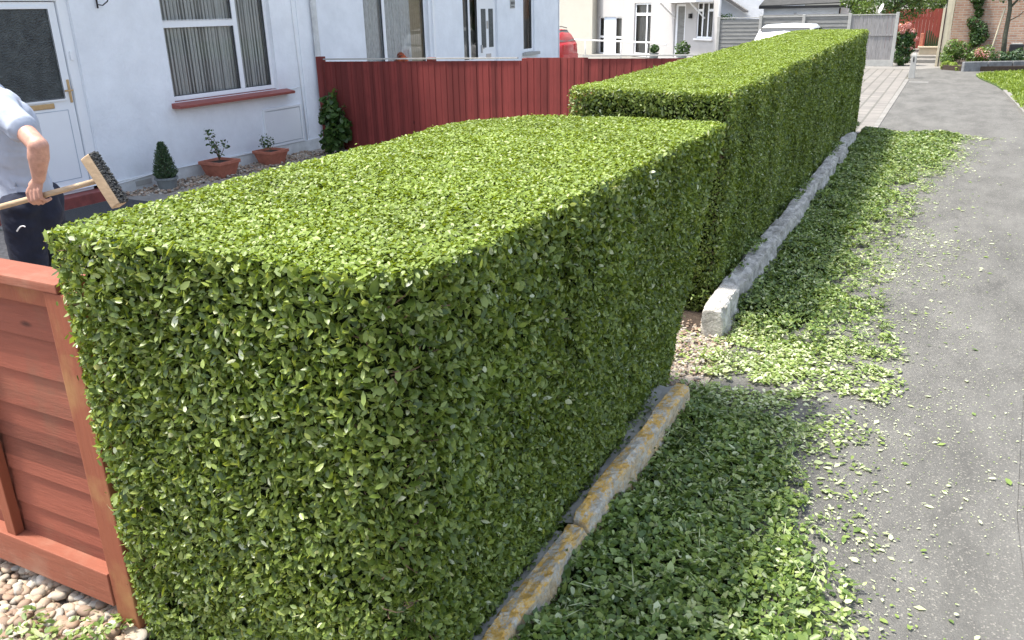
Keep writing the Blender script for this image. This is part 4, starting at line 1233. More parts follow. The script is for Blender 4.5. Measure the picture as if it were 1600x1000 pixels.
# hands closed round the pole: knuckles towards the camera, fingers curling under
def hand(wr, cx, flip):
    c0 = on_pole(cx)
    out = []
    side = Vector((0, -1, 0)); up = Vector((0, 0, 1))
    K = 1.22
    P = lambda s, a, b_: c0 + pd * s * K + side * a * K + up * b_ * K
    # palm: a pad from the wrist to the four knuckles
    for i in range(4):
        s = (1.5 - i) * 0.0225
        out.append((wr.lerp(P(s * 0.6, 0.015, 0.06), 0.25), P(s, 0.024, 0.036), 0.026, 0.0150))
    lens = [0.92, 1.06, 1.0, 0.82]
    for i in range(4):
        s = (1.5 - i) * 0.0235; L = lens[i]
        a = P(s, 0.029, 0.030); b_ = P(s * 1.02, 0.0335 * L, -0.012 * L); c_ = P(s, 0.010, -0.033 * L); d_ = P(s, -0.018 * L, -0.024)
        out += [(a, b_, 0.0135, 0.0122), (b_, c_, 0.0120, 0.0110), (c_, d_, 0.0108, 0.0095)]
    t0 = P(-flip * 0.045, -0.005, 0.065); t1 = P(-flip * 0.050, -0.030, 0.030); t2 = P(-flip * 0.040, -0.033, -0.002); t3 = P(-flip * 0.025, -0.020, -0.024)
    out += [(wr, t0, 0.024, 0.017), (t0, t1, 0.016, 0.0125), (t1, t2, 0.0125, 0.011), (t2, t3, 0.011, 0.009)]
    return out
body += hand(wrL, -4.655, 1)
body += hand(wrR, -5.50, -1)
capsules(body, 0.0048, 'body', M['skin'], per, 3)
for s in (-1, 1):
    b = bmesh.new(); bmesh.ops.create_uvsphere(b, u_segments=12, v_segments=8, radius=0.012, matrix=Matrix.Translation(Vector(H_(0.079, s * 0.032, 0.004))))
    me = bpy.data.meshes.new('eye'); b.to_mesh(me); b.free(); link_mesh('eye', me, M['eye'], per, True)
capsules([(H_(-0.04, 0, 0.045), H_(-0.01, 0, 0.065), 0.092, 0.085), (H_(-0.06, 0, 0.0), H_(-0.05, 0, -0.03), 0.062, 0.055)], 0.009, 'hair', M['hair'], per)
def wrinkle(me, amp=0.017, f=7):
    for v in me.vertices:
        q = v.co
        d = noise.noise(Vector((q.x * f, q.y * f, q.z * f * 0.6))) * amp + (abs(noise.noise(Vector((q.x * 9, q.y * 9, q.z * 16 + q.x * 12)))) - 0.2) * amp * 0.8
        v.co = q + v.normal * d
slv = shL.lerp(elL, 0.56); slvR = shR.lerp(elR, 0.6)
shirt = [((-5.075, 3.20, 0.90), (-5.08, 3.20, 1.12), 0.163, 0.150, False), ((-5.08, 3.20, 1.12), (-5.05, 3.19, 1.40), 0.150, 0.160), (tuple(shL + Vector((-0.02, 0, 0))), tuple(shR), 0.092, 0.092),
         (tuple((shL + shR) / 2), (-5.16, 3.18, 1.56), 0.09, 0.085), ((-4.95, 3.1, 1.535), (-5.14, 3.15, 1.575), 0.08, 0.08), (shL + Vector((-.02, 0, 0)), slv, 0.092, 0.082, True), (shR, slvR, 0.088, 0.080, True)]
capsules(shirt, 0.009, 't_shirt', M['shirt'], per, 3, wrinkle)
trs = [((-5.07, 3.21, 0.99), (-5.055, 3.21, 0.90), 0.115, 0.140), (tuple((hipL + hipR) / 2 + Vector((-0.02, 0, 0.0))), tuple((hipL + hipR) / 2 + Vector((0.0, 0, -0.08))), 0.148, 0.15),
       (hipL + Vector((-0.02, 0, -.02)), (-5.03, 3.09, 0.50), 0.125, 0.100), ((-5.03, 3.09, 0.50), (-5.0, 3.08, 0.12), 0.096, 0.078, True),
       (hipR, (-5.14, 3.34, 0.50), 0.118, 0.092), ((-5.14, 3.34, 0.50), (-5.1, 3.36, 0.12), 0.09, 0.075, True)]
trz = capsules(trs, 0.010, 'trousers', M['trouser'], per, 4, wrinkle)
b = MB()
for k in range(4):
    t0 = k / 4; t1 = (k + 1) / 4
    pa = Vector((-4.90 + 0.045 * t0, 2.98 + 0.03 * t0, 0.795 + 0.032 * math.sin(t0 * 2.2))); pb = Vector((-4.90 + 0.045 * t1, 2.98 + 0.03 * t1, 0.795 + 0.032 * math.sin(t1 * 2.2)))
    b.tube([pa, pb], 0.0045, 6)
b.build('pocket_emblem', M['white_paint'], trz)
for an in ((-5.0, 3.08), (-5.1, 3.36)):
    capsules([((an[0] + 0.05, an[1] + 0.02, 0.045), (an[0] - 0.19, an[1] - 0.08, 0.035), 0.045, 0.038), ((an[0], an[1], 0.06), (an[0], an[1], 0.10), 0.05, 0.052)], 0.010, 'shoe', M['shoe'], per)

# broom ---------------------------------------------------------------
br = thing('broom', 'wooden broom with dark bristles held up at the doorstep', 'broom', tuple(pole_b))
b = MB(); b.tube([pole_b, pole_b.lerp(pole_a, 0.3), pole_b.lerp(pole_a, 0.7), pole_a + pd * 0.01], [0.017, 0.0175, 0.0175, 0.016], 14); b.build('handle', M['broom_wood'], br, smooth=True)
e1 = Vector((-4.300, 3.12, 1.262)); e2 = Vector((-4.138, 3.14, 0.985))
ax = (e2 - e1); L_ = ax.length / 2; axn = ax.normalized()
outd = (pd - axn * pd.dot(axn)).normalized(); third = axn.cross(outd)
ctr = (e1 + e2) / 2
b = MB(); b.obox(ctr + outd * 0.0, axn * L_, outd * 0.034, third * 0.036); b.build('head_block', M['broom_wood'], br, 0.010, seg=3)
b = MB()
for i in range(26):
    for j in range(4):
        base = ctr + axn * (-L_ * 0.97 + 2 * L_ * 0.97 * i / 25) + third * (-0.024 + 0.016 * j) + outd * 0.033
        tip = base + outd * random.uniform(0.017, 0.024) + axn * random.uniform(-0.006, 0.006) + third * random.uniform(-0.006, 0.006)
        b.tube([base, tip], [0.0065, 0.0075], 5)
b.build('bristles', M['bristle'], br)

# ------------------------------------------------------------------ grey house across the drive
P0 = Vector((-7.4, 31.1, 0)); dd_ = Vector((-0.743, 0.669, 0)); no_ = Vector((-0.669, -0.743, 0))
fg = lambda u, w, z: tuple(P0 + dd_ * u + no_ * w + Vector((0, 0, z)))
gh = thing('grey_house', 'pale grey rendered house with blue door and canopied porch beyond the drive', 'house', tuple(P0))
ops = [(0.45, 1.50, 0.86, 2.12), (2.28, 3.05, 0.12, 2.06), (4.85, 6.22, 0.10, 2.14), (7.30, 9.50, 0.0, 1.60)]
wall('wall', M['grey_wall'], gh, 0.0, 11.3, -0.01, 5.0, ops, fg, 0.14)
b = MB(fg)      # the plot is skewed: the side walls run back at a slant
for u_ in (0.0, 11.3):
    b.quad((u_, 0, -0.01), (u_ + 6.2, -3.6, -0.01), (u_ + 6.2, -3.6, 5.0), (u_, 0, 5.0))
b.quad((6.2, -3.6, -0.01), (17.5, -3.6, -0.01), (17.5, -3.6, 5.0), (6.2, -3.6, 5.0))
b.build('side_wall', M['grey_wall'], gh)
b = MB(fg); b.add([(-0.3, 0.3, 4.95), (11.6, 0.3, 4.95), (14.4, -1.8, 6.2), (3.0, -1.8, 6.2), (6.0, -3.8, 4.95), (17.8, -3.8, 4.95)], [(0, 1, 2, 3), (3, 2, 5, 4), (0, 3, 4), (1, 5, 2), (0, 4, 5, 1)]); b.build('roof', M['roof_slate'], gh)
window(gh, fg, 0.45, 1.50, 0.86, 2.12, (0.80, 1.15), ((0.5, 0.765, 1.83), (1.185, 1.45, 1.83)), -0.03, 0.06, back=0.21)
window(gh, fg, 4.85, 6.22, 0.10, 2.14, (5.25,), ((4.9, 5.215, 1.7), (5.285, 6.17, 1.7)), -0.06, 0.07, back=0.7)
part('window_sill', M['white_paint'], gh, 0.005, fg, box=(4.75, 6.35, -0.058, 0.08, 0.03, 0.098))
part('window_sill', M['white_paint'], gh, 0.005, fg, box=(0.38, 1.57, -0.058, 0.07, 0.79, 0.858))
window(gh, fg, 7.30, 7.98, 0.0, 1.6, (), ((7.36, 7.92, 0.75),), -0.06, 0.06, back=0.7)
window(gh, fg, 9.02, 9.50, 0.0, 1.6, (), ((9.08, 9.44, 0.75),), -0.06, 0.06, back=0.7)
M['blue_door'] = plain('pale_blue_door', (0.60, 0.68, 0.80), 0.4, 0.03)
part('blue_door', M['blue_door'], gh, 0.006, fg, box=(7.99, 9.01, -0.10, -0.055, 0.0, 1.6))
g = MB(fg); g.box(2.28, 2.42, -0.13, -0.06, 0.12, 2.06); g.box(2.91, 3.05, -0.13, -0.06, 0.12, 2.06); g.box(2.42, 2.91, -0.13, -0.06, 1.98, 2.06); pd_ = g.build('porch_door', M['upvc'], gh, 0.004)
part('door_leaf', M['grey_wood'], pd_, 0.004, fg, box=(2.42, 2.91, -0.12, -0.08, 0.12, 1.98))
cp = part('canopy', M['white_paint'], gh, 0.01, fg, box=(0.5, 3.35, 0.0, 0.75, 2.11, 2.19))
for u in (0.95, 3.0):
    g = MB(fg); g.tube([(u, 0.02, 1.55), (u, 0.68, 2.10)], 0.028, 6); g.build('canopy_bracket', M['white_paint'], cp)
part('wall_lamp', M['black'], gh, 0.01, fg, box=(1.80, 1.90, 0.0, 0.12, 1.55, 1.72))
for u in (10.7, 11.1):
    g = MB(fg); g.tube([(u, 0.07, 0), (u, 0.07, 4.9)], 0.055, 10); g.build('drain_pipe', M['pale_post'], gh, smooth=True)
g = MB(fg); g.tube([(0.01, 0.05, 0), (0.01, 0.05, 4.9)], 0.05, 10); g.build('drain_pipe', M['white_paint'], gh, smooth=True)
rl = thing('handrail', 'white metal handrail on posts before the grey house', 'handrail', fg(6, 1.2, 0))
g = MB(fg); g.tube([(12.2, 1.2, 0.62), (8.0, 1.2, 0.66), (2.6, 1.2, 0.70), (1.6, 1.2, 0.66)], 0.030, 8); g.build('rail', M['white_paint'], rl, smooth=True)
for u in (12.1, 8.4, 5.1, 3.0):
    g = MB(fg); g.tube([(u, 1.2, 0), (u, 1.2, 0.64)], 0.03, 8); g.build('post', M['white_paint'], rl, smooth=True)
for (u, sz, lab, mk) in ((0.95, 0.28, 'bushy dark potted plant below the grey house window', 'dark_leaf'), (2.95, 0.17, 'small dark potted plant beside the canopied porch', 'dark_leaf')):
    c0 = Vector(fg(u, 0.9, 0))
    pp = thing('potted_plant', lab, 'potted plant', tuple(c0))
    b = MB(); b.lathe(tuple(c0), [(0, 0), (0.13, 0), (0.18, 0.3), (0.15, 0.3), (0, 0.26)], 16); b.build('pot', M['grey_pot'], pp)
    crown('foliage', M[mk], pp, [(c0.x, c0.y, 0.36 + sz * 0.6, sz), (c0.x + 0.1, c0.y, 0.3 + sz, sz * 0.6)], 300, 0.12)

cr_ = thing('cream_house', 'cream rendered house wall seen behind the red car', 'house', (-17, 37, 0))
b = MB(); b.box(-24, -14.6, 37, 44, -0.01, 6); b.build('wall', M['cream_wall'], cr_)
b = MB(); b.prism([(-24.3, 5.95), (-14.3, 5.95), (-19.3, 8.5)], 36.7, 44.3, 'y'); b.build('roof', M['roof_slate'], cr_)

# ------------------------------------------------------------------ cars
def car(name, label, paint, ox, oy, yaw, length, width, height, roofbar=False):
    root = thing(name, label, 'car', (ox, oy, 0))
    ca, sa = math.cos(yaw), math.sin(yaw)
    F_ = lambda l, w, z: (ox + l * ca - w * sa, oy + l * sa + w * ca, z)
    k = length / 4.0; hw = width / 2; hh = height / 1.45
    # stations along the length from tail (0) to nose: lower body
    st_ = [(0.0, 0.42, 0.80, 0.80), (0.06, 0.28, 0.93, 0.92), (0.5, 0.22, 0.97, 1.0), (1.6, 0.20, 0.95, 1.0), (2.7, 0.20, 0.92, 1.0), (3.4, 0.22, 0.82, 0.97), (3.85, 0.26, 0.68, 0.88), (4.0, 0.38, 0.55, 0.75)]
    def loft(secs, nm, m, par):
        b = MB(F_); vs = []; fs = []
        n = len(secs[0])
        for s in secs: vs += s
        for i in range(len(secs) - 1):
            for j in range(n):
                q = (j + 1) % n
                fs.append((i * n + j, i * n + q, (i + 1) * n + q, (i + 1) * n + j))
        fs.append(tuple(range(n))); fs.append(tuple((len(secs) - 1) * n + j for j in range(n)))
        b.add(vs, fs); return b.build(nm, m, par, 0, True)
    secs = []
    for l, zb, zt, w in st_:
        a = hw * w; l = l * k
        secs.append([(l, -a * 0.9, zb * hh), (l, -a, (zb + 0.12) * hh), (l, -a, (zt - 0.16) * hh), (l, -a * 0.93, zt * hh), (l, 0, (zt + 0.02) * hh), (l, a * 0.93, zt * hh), (l, a, (zt - 0.16) * hh), (l, a, (zb + 0.12) * hh), (l, a * 0.9, zb * hh)])
    bd = loft(secs, 'body', paint, root)
    cab = [(0.10, 0.93, 0.96, 0.86), (0.22, 0.93, 1.22, 0.82), (0.42, 0.93, 1.40, 0.76), (0.9, 0.93, 1.45, 0.76), (1.7, 0.93, 1.45, 0.76), (2.2, 0.92, 1.38, 0.76), (2.6, 0.92, 1.14, 0.80), (2.95, 0.90, 0.94, 0.86)]
    secs = []
    for l, zb, zt, w in cab:
        a = hw * w; l *= k
        secs.append([(l, -hw * 0.92, zb * hh), (l, -a, (zt - 0.05) * hh), (l, -a * 0.9, zt * hh), (l, 0, (zt + 0.02) * hh), (l, a * 0.9, zt * hh), (l, a, (zt - 0.05) * hh), (l, hw * 0.92, zb * hh)])
    loft(secs, 'cabin', paint, root)
    e = 0.012
    g = MB(F_)
    g.quad((0.108 * k - e * .5, -hw * 0.80, 0.96 * hh), (0.108 * k - e * .5, hw * 0.80, 0.96 * hh), (0.385 * k - e, hw * 0.71, 1.395 * hh), (0.385 * k - e, -hw * 0.71, 1.395 * hh))
    g.build('window_surround', M['black'], root)
    g = MB(F_)   # tail glass and windscreen, proud of the cabin
    g.quad((0.115 * k - e, -hw * 0.74, 0.99 * hh), (0.115 * k - e, hw * 0.74, 0.99 * hh), (0.36 * k - e * 2, hw * 0.66, 1.36 * hh), (0.36 * k - e * 2, -hw * 0.66, 1.36 * hh))
    g.build('rear_window', M['car_glass'], root)
    g = MB(F_)
    g.quad((2.90 * k + e, -hw * 0.74, 0.99 * hh), (2.90 * k + e, hw * 0.74, 0.99 * hh), (2.27 * k + e * 2, hw * 0.68, 1.37 * hh), (2.27 * k + e * 2, -hw * 0.68, 1.37 * hh))
    g.build('windscreen', M['car_glass'], root)
    for s in (-1, 1):
        g = MB(F_)
        ya, yb = s * (hw * 0.90 + e), s * (hw * 0.775 + e)
        g.quad((0.48 * k, ya, 1.0 * hh), (1.35 * k, ya, 1.0 * hh), (1.35 * k, yb, 1.36 * hh), (0.62 * k, yb, 1.36 * hh))
        g.quad((1.42 * k, ya, 1.0 * hh), (2.62 * k, ya, 0.99 * hh), (2.15 * k, yb, 1.36 * hh), (1.42 * k, yb, 1.36 * hh))
        g.build('side_window', M['car_glass'], root)
        g = MB(F_); g.box(-0.012, 0.05, s * hw * 0.62 - 0.09, s * hw * 0.62 + 0.09, 0.66 * hh, 0.88 * hh); g.build('tail_light', M['red_lamp'], root, 0.01)
        g = MB(F_); g.box(3.90 * k, 3.99 * k, s * hw * 0.58 - 0.13, s * hw * 0.58 + 0.13, 0.50 * hh, 0.62 * hh); g.build('headlight', M['upvc'], root, 0.02)
        for wx in (0.72, 3.2):
            wpos = (wx * k, s * (hw - 0.10), 0.31)
            g = MB(F_); g.tube([(wpos[0], wpos[1] - 0.10, 0.31), (wpos[0], wpos[1] + 0.115, 0.31)], 0.31, 24); wl = g.build('wheel', M['tyre'], root, 0.02)
            g = MB(F_); g.tube([(wpos[0], wpos[1] + s * 0.11, 0.31), (wpos[0], wpos[1] + s * 0.125, 0.31)], 0.20, 20); g.build('rim', M['rim'], wl)
    g = MB(F_); g.box(-0.03, 0.10, -hw * 0.82, hw * 0.82, 0.33 * hh, 0.52 * hh); g.build('rear_bumper', paint, root, 0.03)
    if roofbar:
        for s in (-1, 1):
            g = MB(F_); g.tube([(0.35 * k, s * hw * 0.62, 1.46 * hh), (0.55 * k, s * hw * 0.62, 1.51 * hh), (1.9 * k, s * hw * 0.62, 1.51 * hh), (2.1 * k, s * hw * 0.62, 1.45 * hh)], 0.018, 6); g.build('roof_bar', M['black'], root)
    return root
car('parked_car', 'red hatchback, its tail showing past the white house corner', M['red_car'], -11.95, 28.2, math.pi, 4.0, 1.68, 1.33, True)
car('parked_car', 'white hatchback parked on the drive behind the far hedge', M['white_car'], -3.7, 22.0, math.pi / 2, 3.9, 1.65, 1.50)

# ------------------------------------------------------------------ far fence
ff = thing('panel_fence', 'grey weathered panel fence with pale posts across the end of the drive', 'fence', (-4.5, 30.75, 0))
def fz(x): return 1.53 + (x + 7.4) * 0.010
px_ = [-7.36, -5.92, -4.50, -3.05, -1.62]
for i in range(4):
    xa, xb = px_[i] + 0.05, px_[i + 1] - 0.05
    if i < 3:
        b = MB()
        z = 0.22; k = 0
        while z < fz(xa) - 0.04:
            b.add([(xa, 30.735, z), (xb, 30.735, z), (xb, 30.755, z + 0.15), (xa, 30.755, z + 0.15), (xa, 30.765, z), (xb, 30.765, z), (xb, 30.77, z + 0.15), (xa, 30.77, z + 0.15)],
                  [(0, 1, 2, 3), (4, 7, 6, 5), (0, 4, 5, 1), (3, 2, 6, 7), (0, 3, 7, 4), (1, 5, 6, 2)])
            z += 0.128 + 0.006 * math.sin(k * 2.2); k += 1
        b.build('lap_panel', M['grey_wood'], ff)
    else:
        b = MB(); x = xa
        while x < xb - 0.02:
            b.box(x, min(x + 0.118, xb), 30.74 + random.uniform(-.004, .004), 30.765, 0.21, fz(xa) + 0.01)
            x += 0.124
        b.build('board_panel', M['grey_wood_v'], ff)
        part('cross_rail', M['grey_wood_v'], ff, 0.003, box=(xa, xb, 30.715, 30.735, 0.95, 1.01))
    part('panel_cap', M['pale_post'], ff, 0.003, box=(xa, xb, 30.72, 30.79, fz(xa) + 0.02, fz(xa) + 0.05))
    part('gravel_board', M['pale_post'], ff, 0.005, box=(xa, xb, 30.72, 30.78, 0.0, 0.205))
for x in px_:
    part('post', M['pale_post'], ff, 0.01, box=(x - 0.05, x + 0.05, 30.70, 30.80, 0, fz(x) + 0.09))
dsh = thing('satellite_dish', 'small white satellite dish above the grey fence end', 'satellite dish', (-2.2, 31.6, 0))
b = MB(); b.tube([(-2.2, 31.6, 0), (-2.2, 31.6, 1.78)], 0.02, 8); b.build('mast', M['rim'], dsh)
vs = []; fs = []
for i in range(5):
    for k in range(16):
        a = 2 * math.pi * k / 16; r = 0.03 + i * 0.028
        vs.append((-2.2 + 0.45 * r * math.cos(a) + 0.35 * r * math.sin(a), 31.5 - 0.8 * r * math.cos(a) + r * r * 0.8, 1.80 + r * math.sin(a)))
for i in range(4):
    for k in range(16): fs.append((i * 16 + k, i * 16 + (k + 1) % 16, (i + 1) * 16 + (k + 1) % 16, (i + 1) * 16 + k))
fs.append(tuple(range(16)))
b = MB(); b.add(vs, fs); b.build('dish', M['white_paint'], dsh, smooth=True)

# white outbuildings beyond the fence
ob = thing('outbuilding', 'low white building with dark eaves beyond the grey fence', 'building', (-5.3, 38, 0))
b = MB(); b.box(-6.85, -3.95, 36, 40, -0.01, 1.84); b.build('wall', M['white_wall'], ob)
b = MB(); b.add([(-7.0, 35.8, 1.90), (-3.75, 35.8, 1.98), (-3.3, 39, 3.1), (-6.6, 39, 3.1), (-7.0, 35.8, 1.94), (-3.75, 35.8, 2.02), (-3.3, 39, 3.16), (-6.6, 39, 3.16)], [(0, 1, 2, 3), (4, 5, 6, 7), (0, 1, 5, 4), (1, 2, 6, 5), (2, 3, 7, 6), (3, 0, 4, 7)]); b.build('roof', M['dark_slate'], ob)
part('fascia', M['black'], ob, box=(-7.0, -3.75, 35.74, 35.79, 1.82, 1.92))
part('drain_pipe', M['black'], ob, tube=([(-3.97, 35.95, 0), (-3.97, 35.95, 1.8)], 0.03, 8))
part('wall_light', M['rim'], ob, 0.01, box=(-5.65, -5.55, 35.9, 36.0, 1.5, 1.66))
gb = thing('outbuilding', 'taller white gable end with sloping grey verge behind the fence', 'building', (-9, 42, 0))
b = MB(); b.box(-14.5, -6.9, 41, 47, -0.01, 2.0); b.prism([(-14.5, 2.0), (-6.9, 2.0), (-9.4, 2.95), (-11.4, 3.6), (-14.5, 3.6)], 41.0, 47, 'y'); b.build('wall', M['white_wall'], gb)
b = MB(); b.prism([(-11.0, 3.14), (-8.60, 1.66), (-8.48, 1.66), (-8.48, 1.73), (-11.0, 3.28)], 40.6, 40.95, 'y'); b.build('verge_board', M['roof_slate'], gb)
bs = thing('shrub', 'bright green bush peeping over the left end of the grey fence', 'shrub', (-7.9, 33.5, 0))
crown('foliage', M['mid_leaf'], bs, [(-7.95, 33.5, 1.2, 0.45), (-7.7, 33.5, 1.35, 0.35), (-8.2, 33.6, 1.45, 0.35)], 1400, 0.09)
part('stem', M['trunk'], bs, tube=([(-7.9, 33.5, 0), (-7.9, 33.5, 1.2)], [0.04, 0.02], 6))

# ------------------------------------------------------------------ trees behind
def tree(label, x, y, h, cr, m, n_, size, clumps=9, group='trees behind the fences', trunk_r=0.12, name='tree'):
    t = thing(name, label, 'tree', (x, y, 0), group)
    b = MB(); b.tube([(x, y, 0), (x + 0.05, y, h * 0.4), (x, y + 0.05, h * 0.75)], [trunk_r, trunk_r * 0.8, trunk_r * 0.35], 8)
    cl = []
    for k in range(clumps):
        a = random.uniform(0, 6.28); r = cr * random.uniform(0.2, 0.8); z = h * random.uniform(0.42, 0.95)
        cx_, cy_ = x + r * math.cos(a), y + r * math.sin(a)
        cl.append((cx_, cy_, z, cr * random.uniform(0.3, 0.5)))
        b.tube([(x, y, h * 0.45), ((x + cx_) / 2, (y + cy_) / 2, (h * 0.5 + z) / 2), (cx_, cy_, z)], [trunk_r * 0.4, trunk_r * 0.25, trunk_r * 0.1], 5)
    b.build('trunk', M['trunk'], t)
    crown('crown', m, t, cl, n_, size)
    return t
tree('light green tree above the grey fence, nearest the white building', -3.3, 34.5, 3.4, 1.0, M['mid_leaf'], 3500, 0.10, 12)
tree('darker tree above the fence corner, right of the satellite dish', -2.0, 36.5, 3.8, 1.2, M['dark_leaf'], 4200, 0.11, 14)
tree('broad pale tree behind the bright red fence', -0.6, 43.5, 2.9, 1.4, M['mid_leaf'], 3500, 0.12, 10)
tree('tall dark tree far behind the brick house', 3.5, 48, 8, 3, M['dark_leaf'], 5000, 0.22, 14)

# bright red fence, steps and things in the opening
rf = thing('red_fence', 'bright red boarded fence at the end of the side passage', 'fence', (-1.2, 38.6, 0))
b = MB(); x = -2.4
while x < -0.15:
    b.box(x, x + 0.125, 38.6 + random.uniform(-.006, .006), 38.63, 0.20, 1.70); x += 0.13
b.build('boards', M['red_boards'], rf)
part('rail', M['red_boards'], rf, box=(-2.4, -0.15, 38.632, 38.67, 1.3, 1.4))
part('post', M['red_boards'], rf, box=(-2.5, -2.4, 38.58, 38.68, 0, 1.75))
b = MB(); b.box(-1.75, -0.22, 32.6, 33.3, 0.0, 0.12); b.box(-1.75, -0.22, 33.3, 38.5, 0.0, 0.20)
tag(b.build('passage_step', M['slab'], None, 0.01), 'pale concrete steps leading into the side passage', kind='structure')
pt = thing('trough_planter', 'pale stone trough with a green cactus like plant by the gate post', 'planter', (-0.6, 34.3, 0.2))
b = MB(); b.box(-0.95, -0.28, 34.1, 34.5, 0.20, 0.42); b.box(-1.0, -0.23, 34.05, 34.55, 0.42, 0.48); b.build('trough', M['cream_wood'], pt, 0.01)
part('side_wall', M['terracotta'], pt, 0.01, box=(-0.97, -0.86, 34.2, 34.4, 0.48, 0.92))
b = MB()
for k in range(7): b.tube([(-0.78 + 0.07 * k, 34.3, 0.48), (-0.78 + 0.07 * k, 34.3, 0.9 + 0.12 * math.sin(1 + k * 0.7))], [0.035, 0.02], 8)
b.build('plant', M['grey_leaf'], pt)
hy = thing('hydrangea', 'tall hydrangea with pink flower heads against the fence post', 'hydrangea', (-1.35, 31.2, 0))
crown('foliage', M['dark_leaf'], hy, [(-1.35, 31.2, 0.3, 0.28), (-1.3, 31.2, 0.6, 0.30), (-1.4, 31.2, 0.85, 0.26), (-1.2, 31.2, 0.95, 0.2)], 1500, 0.10, detail=2)
crown('flower_heads', M['pink_petal'], hy, [(-1.5, 31.1, 1.22, 0.11), (-1.3, 31.1, 1.25, 0.12), (-1.15, 31.1, 1.08, 0.10), (-1.42, 31.0, 1.08, 0.09), (-0.98, 31.1, 0.85, 0.07), (-1.12, 31.05, 0.55, 0.06)], 900, 0.05)
part('stems', M['trunk'], hy, tube=([(-1.35, 31.2, 0), (-1.35, 31.2, 0.9)], [0.04, 0.015], 6))
bo = thing('bollard', 'short pale concrete bollard with a dark slot at the driveway corner', 'bollard', (-0.82, 26.1, 0))
b = MB(); b.add([(-0.90, 26.03, 0), (-0.74, 26.03, 0), (-0.74, 26.19, 0), (-0.90, 26.19, 0), (-0.885, 26.04, 0.60), (-0.755, 26.04, 0.60), (-0.755, 26.18, 0.60), (-0.885, 26.18, 0.60), (-0.86, 26.07, 0.67), (-0.78, 26.07, 0.67), (-0.78, 26.15, 0.67), (-0.86, 26.15, 0.67)],
             [(0, 3, 2, 1), (0, 1, 5, 4), (1, 2, 6, 5), (2, 3, 7, 6), (3, 0, 4, 7), (4, 5, 9, 8), (5, 6, 10, 9), (6, 7, 11, 10), (7, 4, 8, 11), (8, 9, 10, 11)])
b.build('post', M['pale_post'], bo, 0.008)
part('slot', M['black'], bo, 0.003, box=(-0.835, -0.805, 26.028, 26.034, 0.44, 0.56))

# ------------------------------------------------------------------ brick house and bed at the right
bh = thing('brick_house', 'brick house wall behind the tree and flower bed', 'house', (2.5, 33.6, 0))
b = MB(); b.box(-0.02, 9, 33, 40, -0.01, 5.5); b.build('wall', M['brick'], bh)
b = MB(); b.prism([(-0.4, 5.45), (9.4, 5.45), (4.5, 8)], 32.7, 40.3, 'y'); b.build('roof', M['roof_slate'], bh)
part('soffit_board', M['cream_wood'], bh, 0.01, box=(-0.19, -0.03, 32.6, 32.72, -0.01, 5.4))
gp = thing('gate_post', 'slim cream gate post standing beside the brick corner', 'post', (-0.27, 31.0, 0))
part('post', M['cream_wood'], gp, 0.006, box=(-0.335, -0.265, 30.97, 31.05, 0, 1.78))
part('gap_shade', M['black'], gp, 0.003, box=(-0.26, -0.235, 31.0, 31.06, 0, 2.3))  # black strip stands in for the shade in the gap between post and board
tp = thing('timber_board', 'taller cream timber board leaning at the brick corner', 'post', (-0.17, 31.0, 0))
part('board', M['cream_wood'], tp, 0.006, box=(-0.232, -0.10, 31.0, 31.06, 0, 2.6))
bed = [(-0.12, 29.6), (0.3, 29.15), (0.55, 28.95), (8, 31.2), (8, 32.95), (-0.1, 32.95)]
b = MB(); b.prism(bed, 0.0, 0.14, 'z'); tag(b.build('flower_bed', M['soil'], None), 'raised soil bed before the brick wall', kind='structure')
wl = thing('low_wall', 'low dark stone block wall edging the flower bed', 'wall', (1.3, 29.3, 0))
M['dark_stone'] = plain('dark_stone', (0.17, 0.175, 0.18), 0.95, 0.35, 7, bump=0.8, bscale=20)
for (xa, ya, xb, yb) in ((0.48, 28.85, 1.10, 29.15), (1.12, 29.16, 1.75, 29.47), (1.77, 29.48, 2.5, 29.83), (2.52, 29.84, 3.3, 30.2)):
    d = Vector((xb - xa, yb - ya, 0)); n_v = Vector((-d.y, d.x, 0)).normalized()
    b = MB(); b.obox(Vector((xa + xb, ya + yb, 0)) / 2 + n_v * 0.08 + Vector((0, 0, 0.13)), d / 2, n_v * 0.08, (0, 0, 0.145)); b.build('stone_block', M['dark_stone'], wl, 0.02)
def bush(name, label, cat, cl, m, n_, size, extra=None, group=None, det=1):
    t = thing(name, label, cat, (cl[0][0], cl[0][1], 0), group)
    crown('foliage', m, t, cl, n_, size, detail=det)
    b = MB()
    for c_ in cl[:3]: b.tube([(cl[0][0], cl[0][1], 0), (c_[0], c_[1], c_[2])], [0.02, 0.01], 5)
    b.build('stems', M['trunk'], t)
    if extra: crown('flowers', extra[0], t, extra[1], extra[2], extra[3])
    return t
bush('shrub', 'leafy green shrub at the foot of the timber board', 'shrub', [(0.05, 30.6, 0.35, 0.28), (0.1, 30.4, 0.62, 0.25), (0.35, 30.6, 0.5, 0.3), (0.0, 30.2, 0.25, 0.2)], M['mid_leaf'], 1500, 0.09)
bush('shrub', 'low mixed shrub with pale pink flowers behind the stone wall', 'shrub', [(0.85, 30.6, 0.35, 0.28), (1.05, 30.4, 0.45, 0.25), (0.7, 30.4, 0.3, 0.2)], M['mid_leaf'], 1000, 0.08, (M['pink_petal'], [(0.85, 30.2, 0.48, 0.14), (1.05, 30.2, 0.42, 0.12)], 220, 0.05))
bush('shrub', 'grey green ground shrub around the tree foot', 'shrub', [(1.45, 30.6, 0.3, 0.22), (1.7, 30.6, 0.28, 0.22), (1.95, 30.7, 0.35, 0.25), (2.3, 30.9, 0.35, 0.25)], M['grey_leaf'], 1400, 0.08)
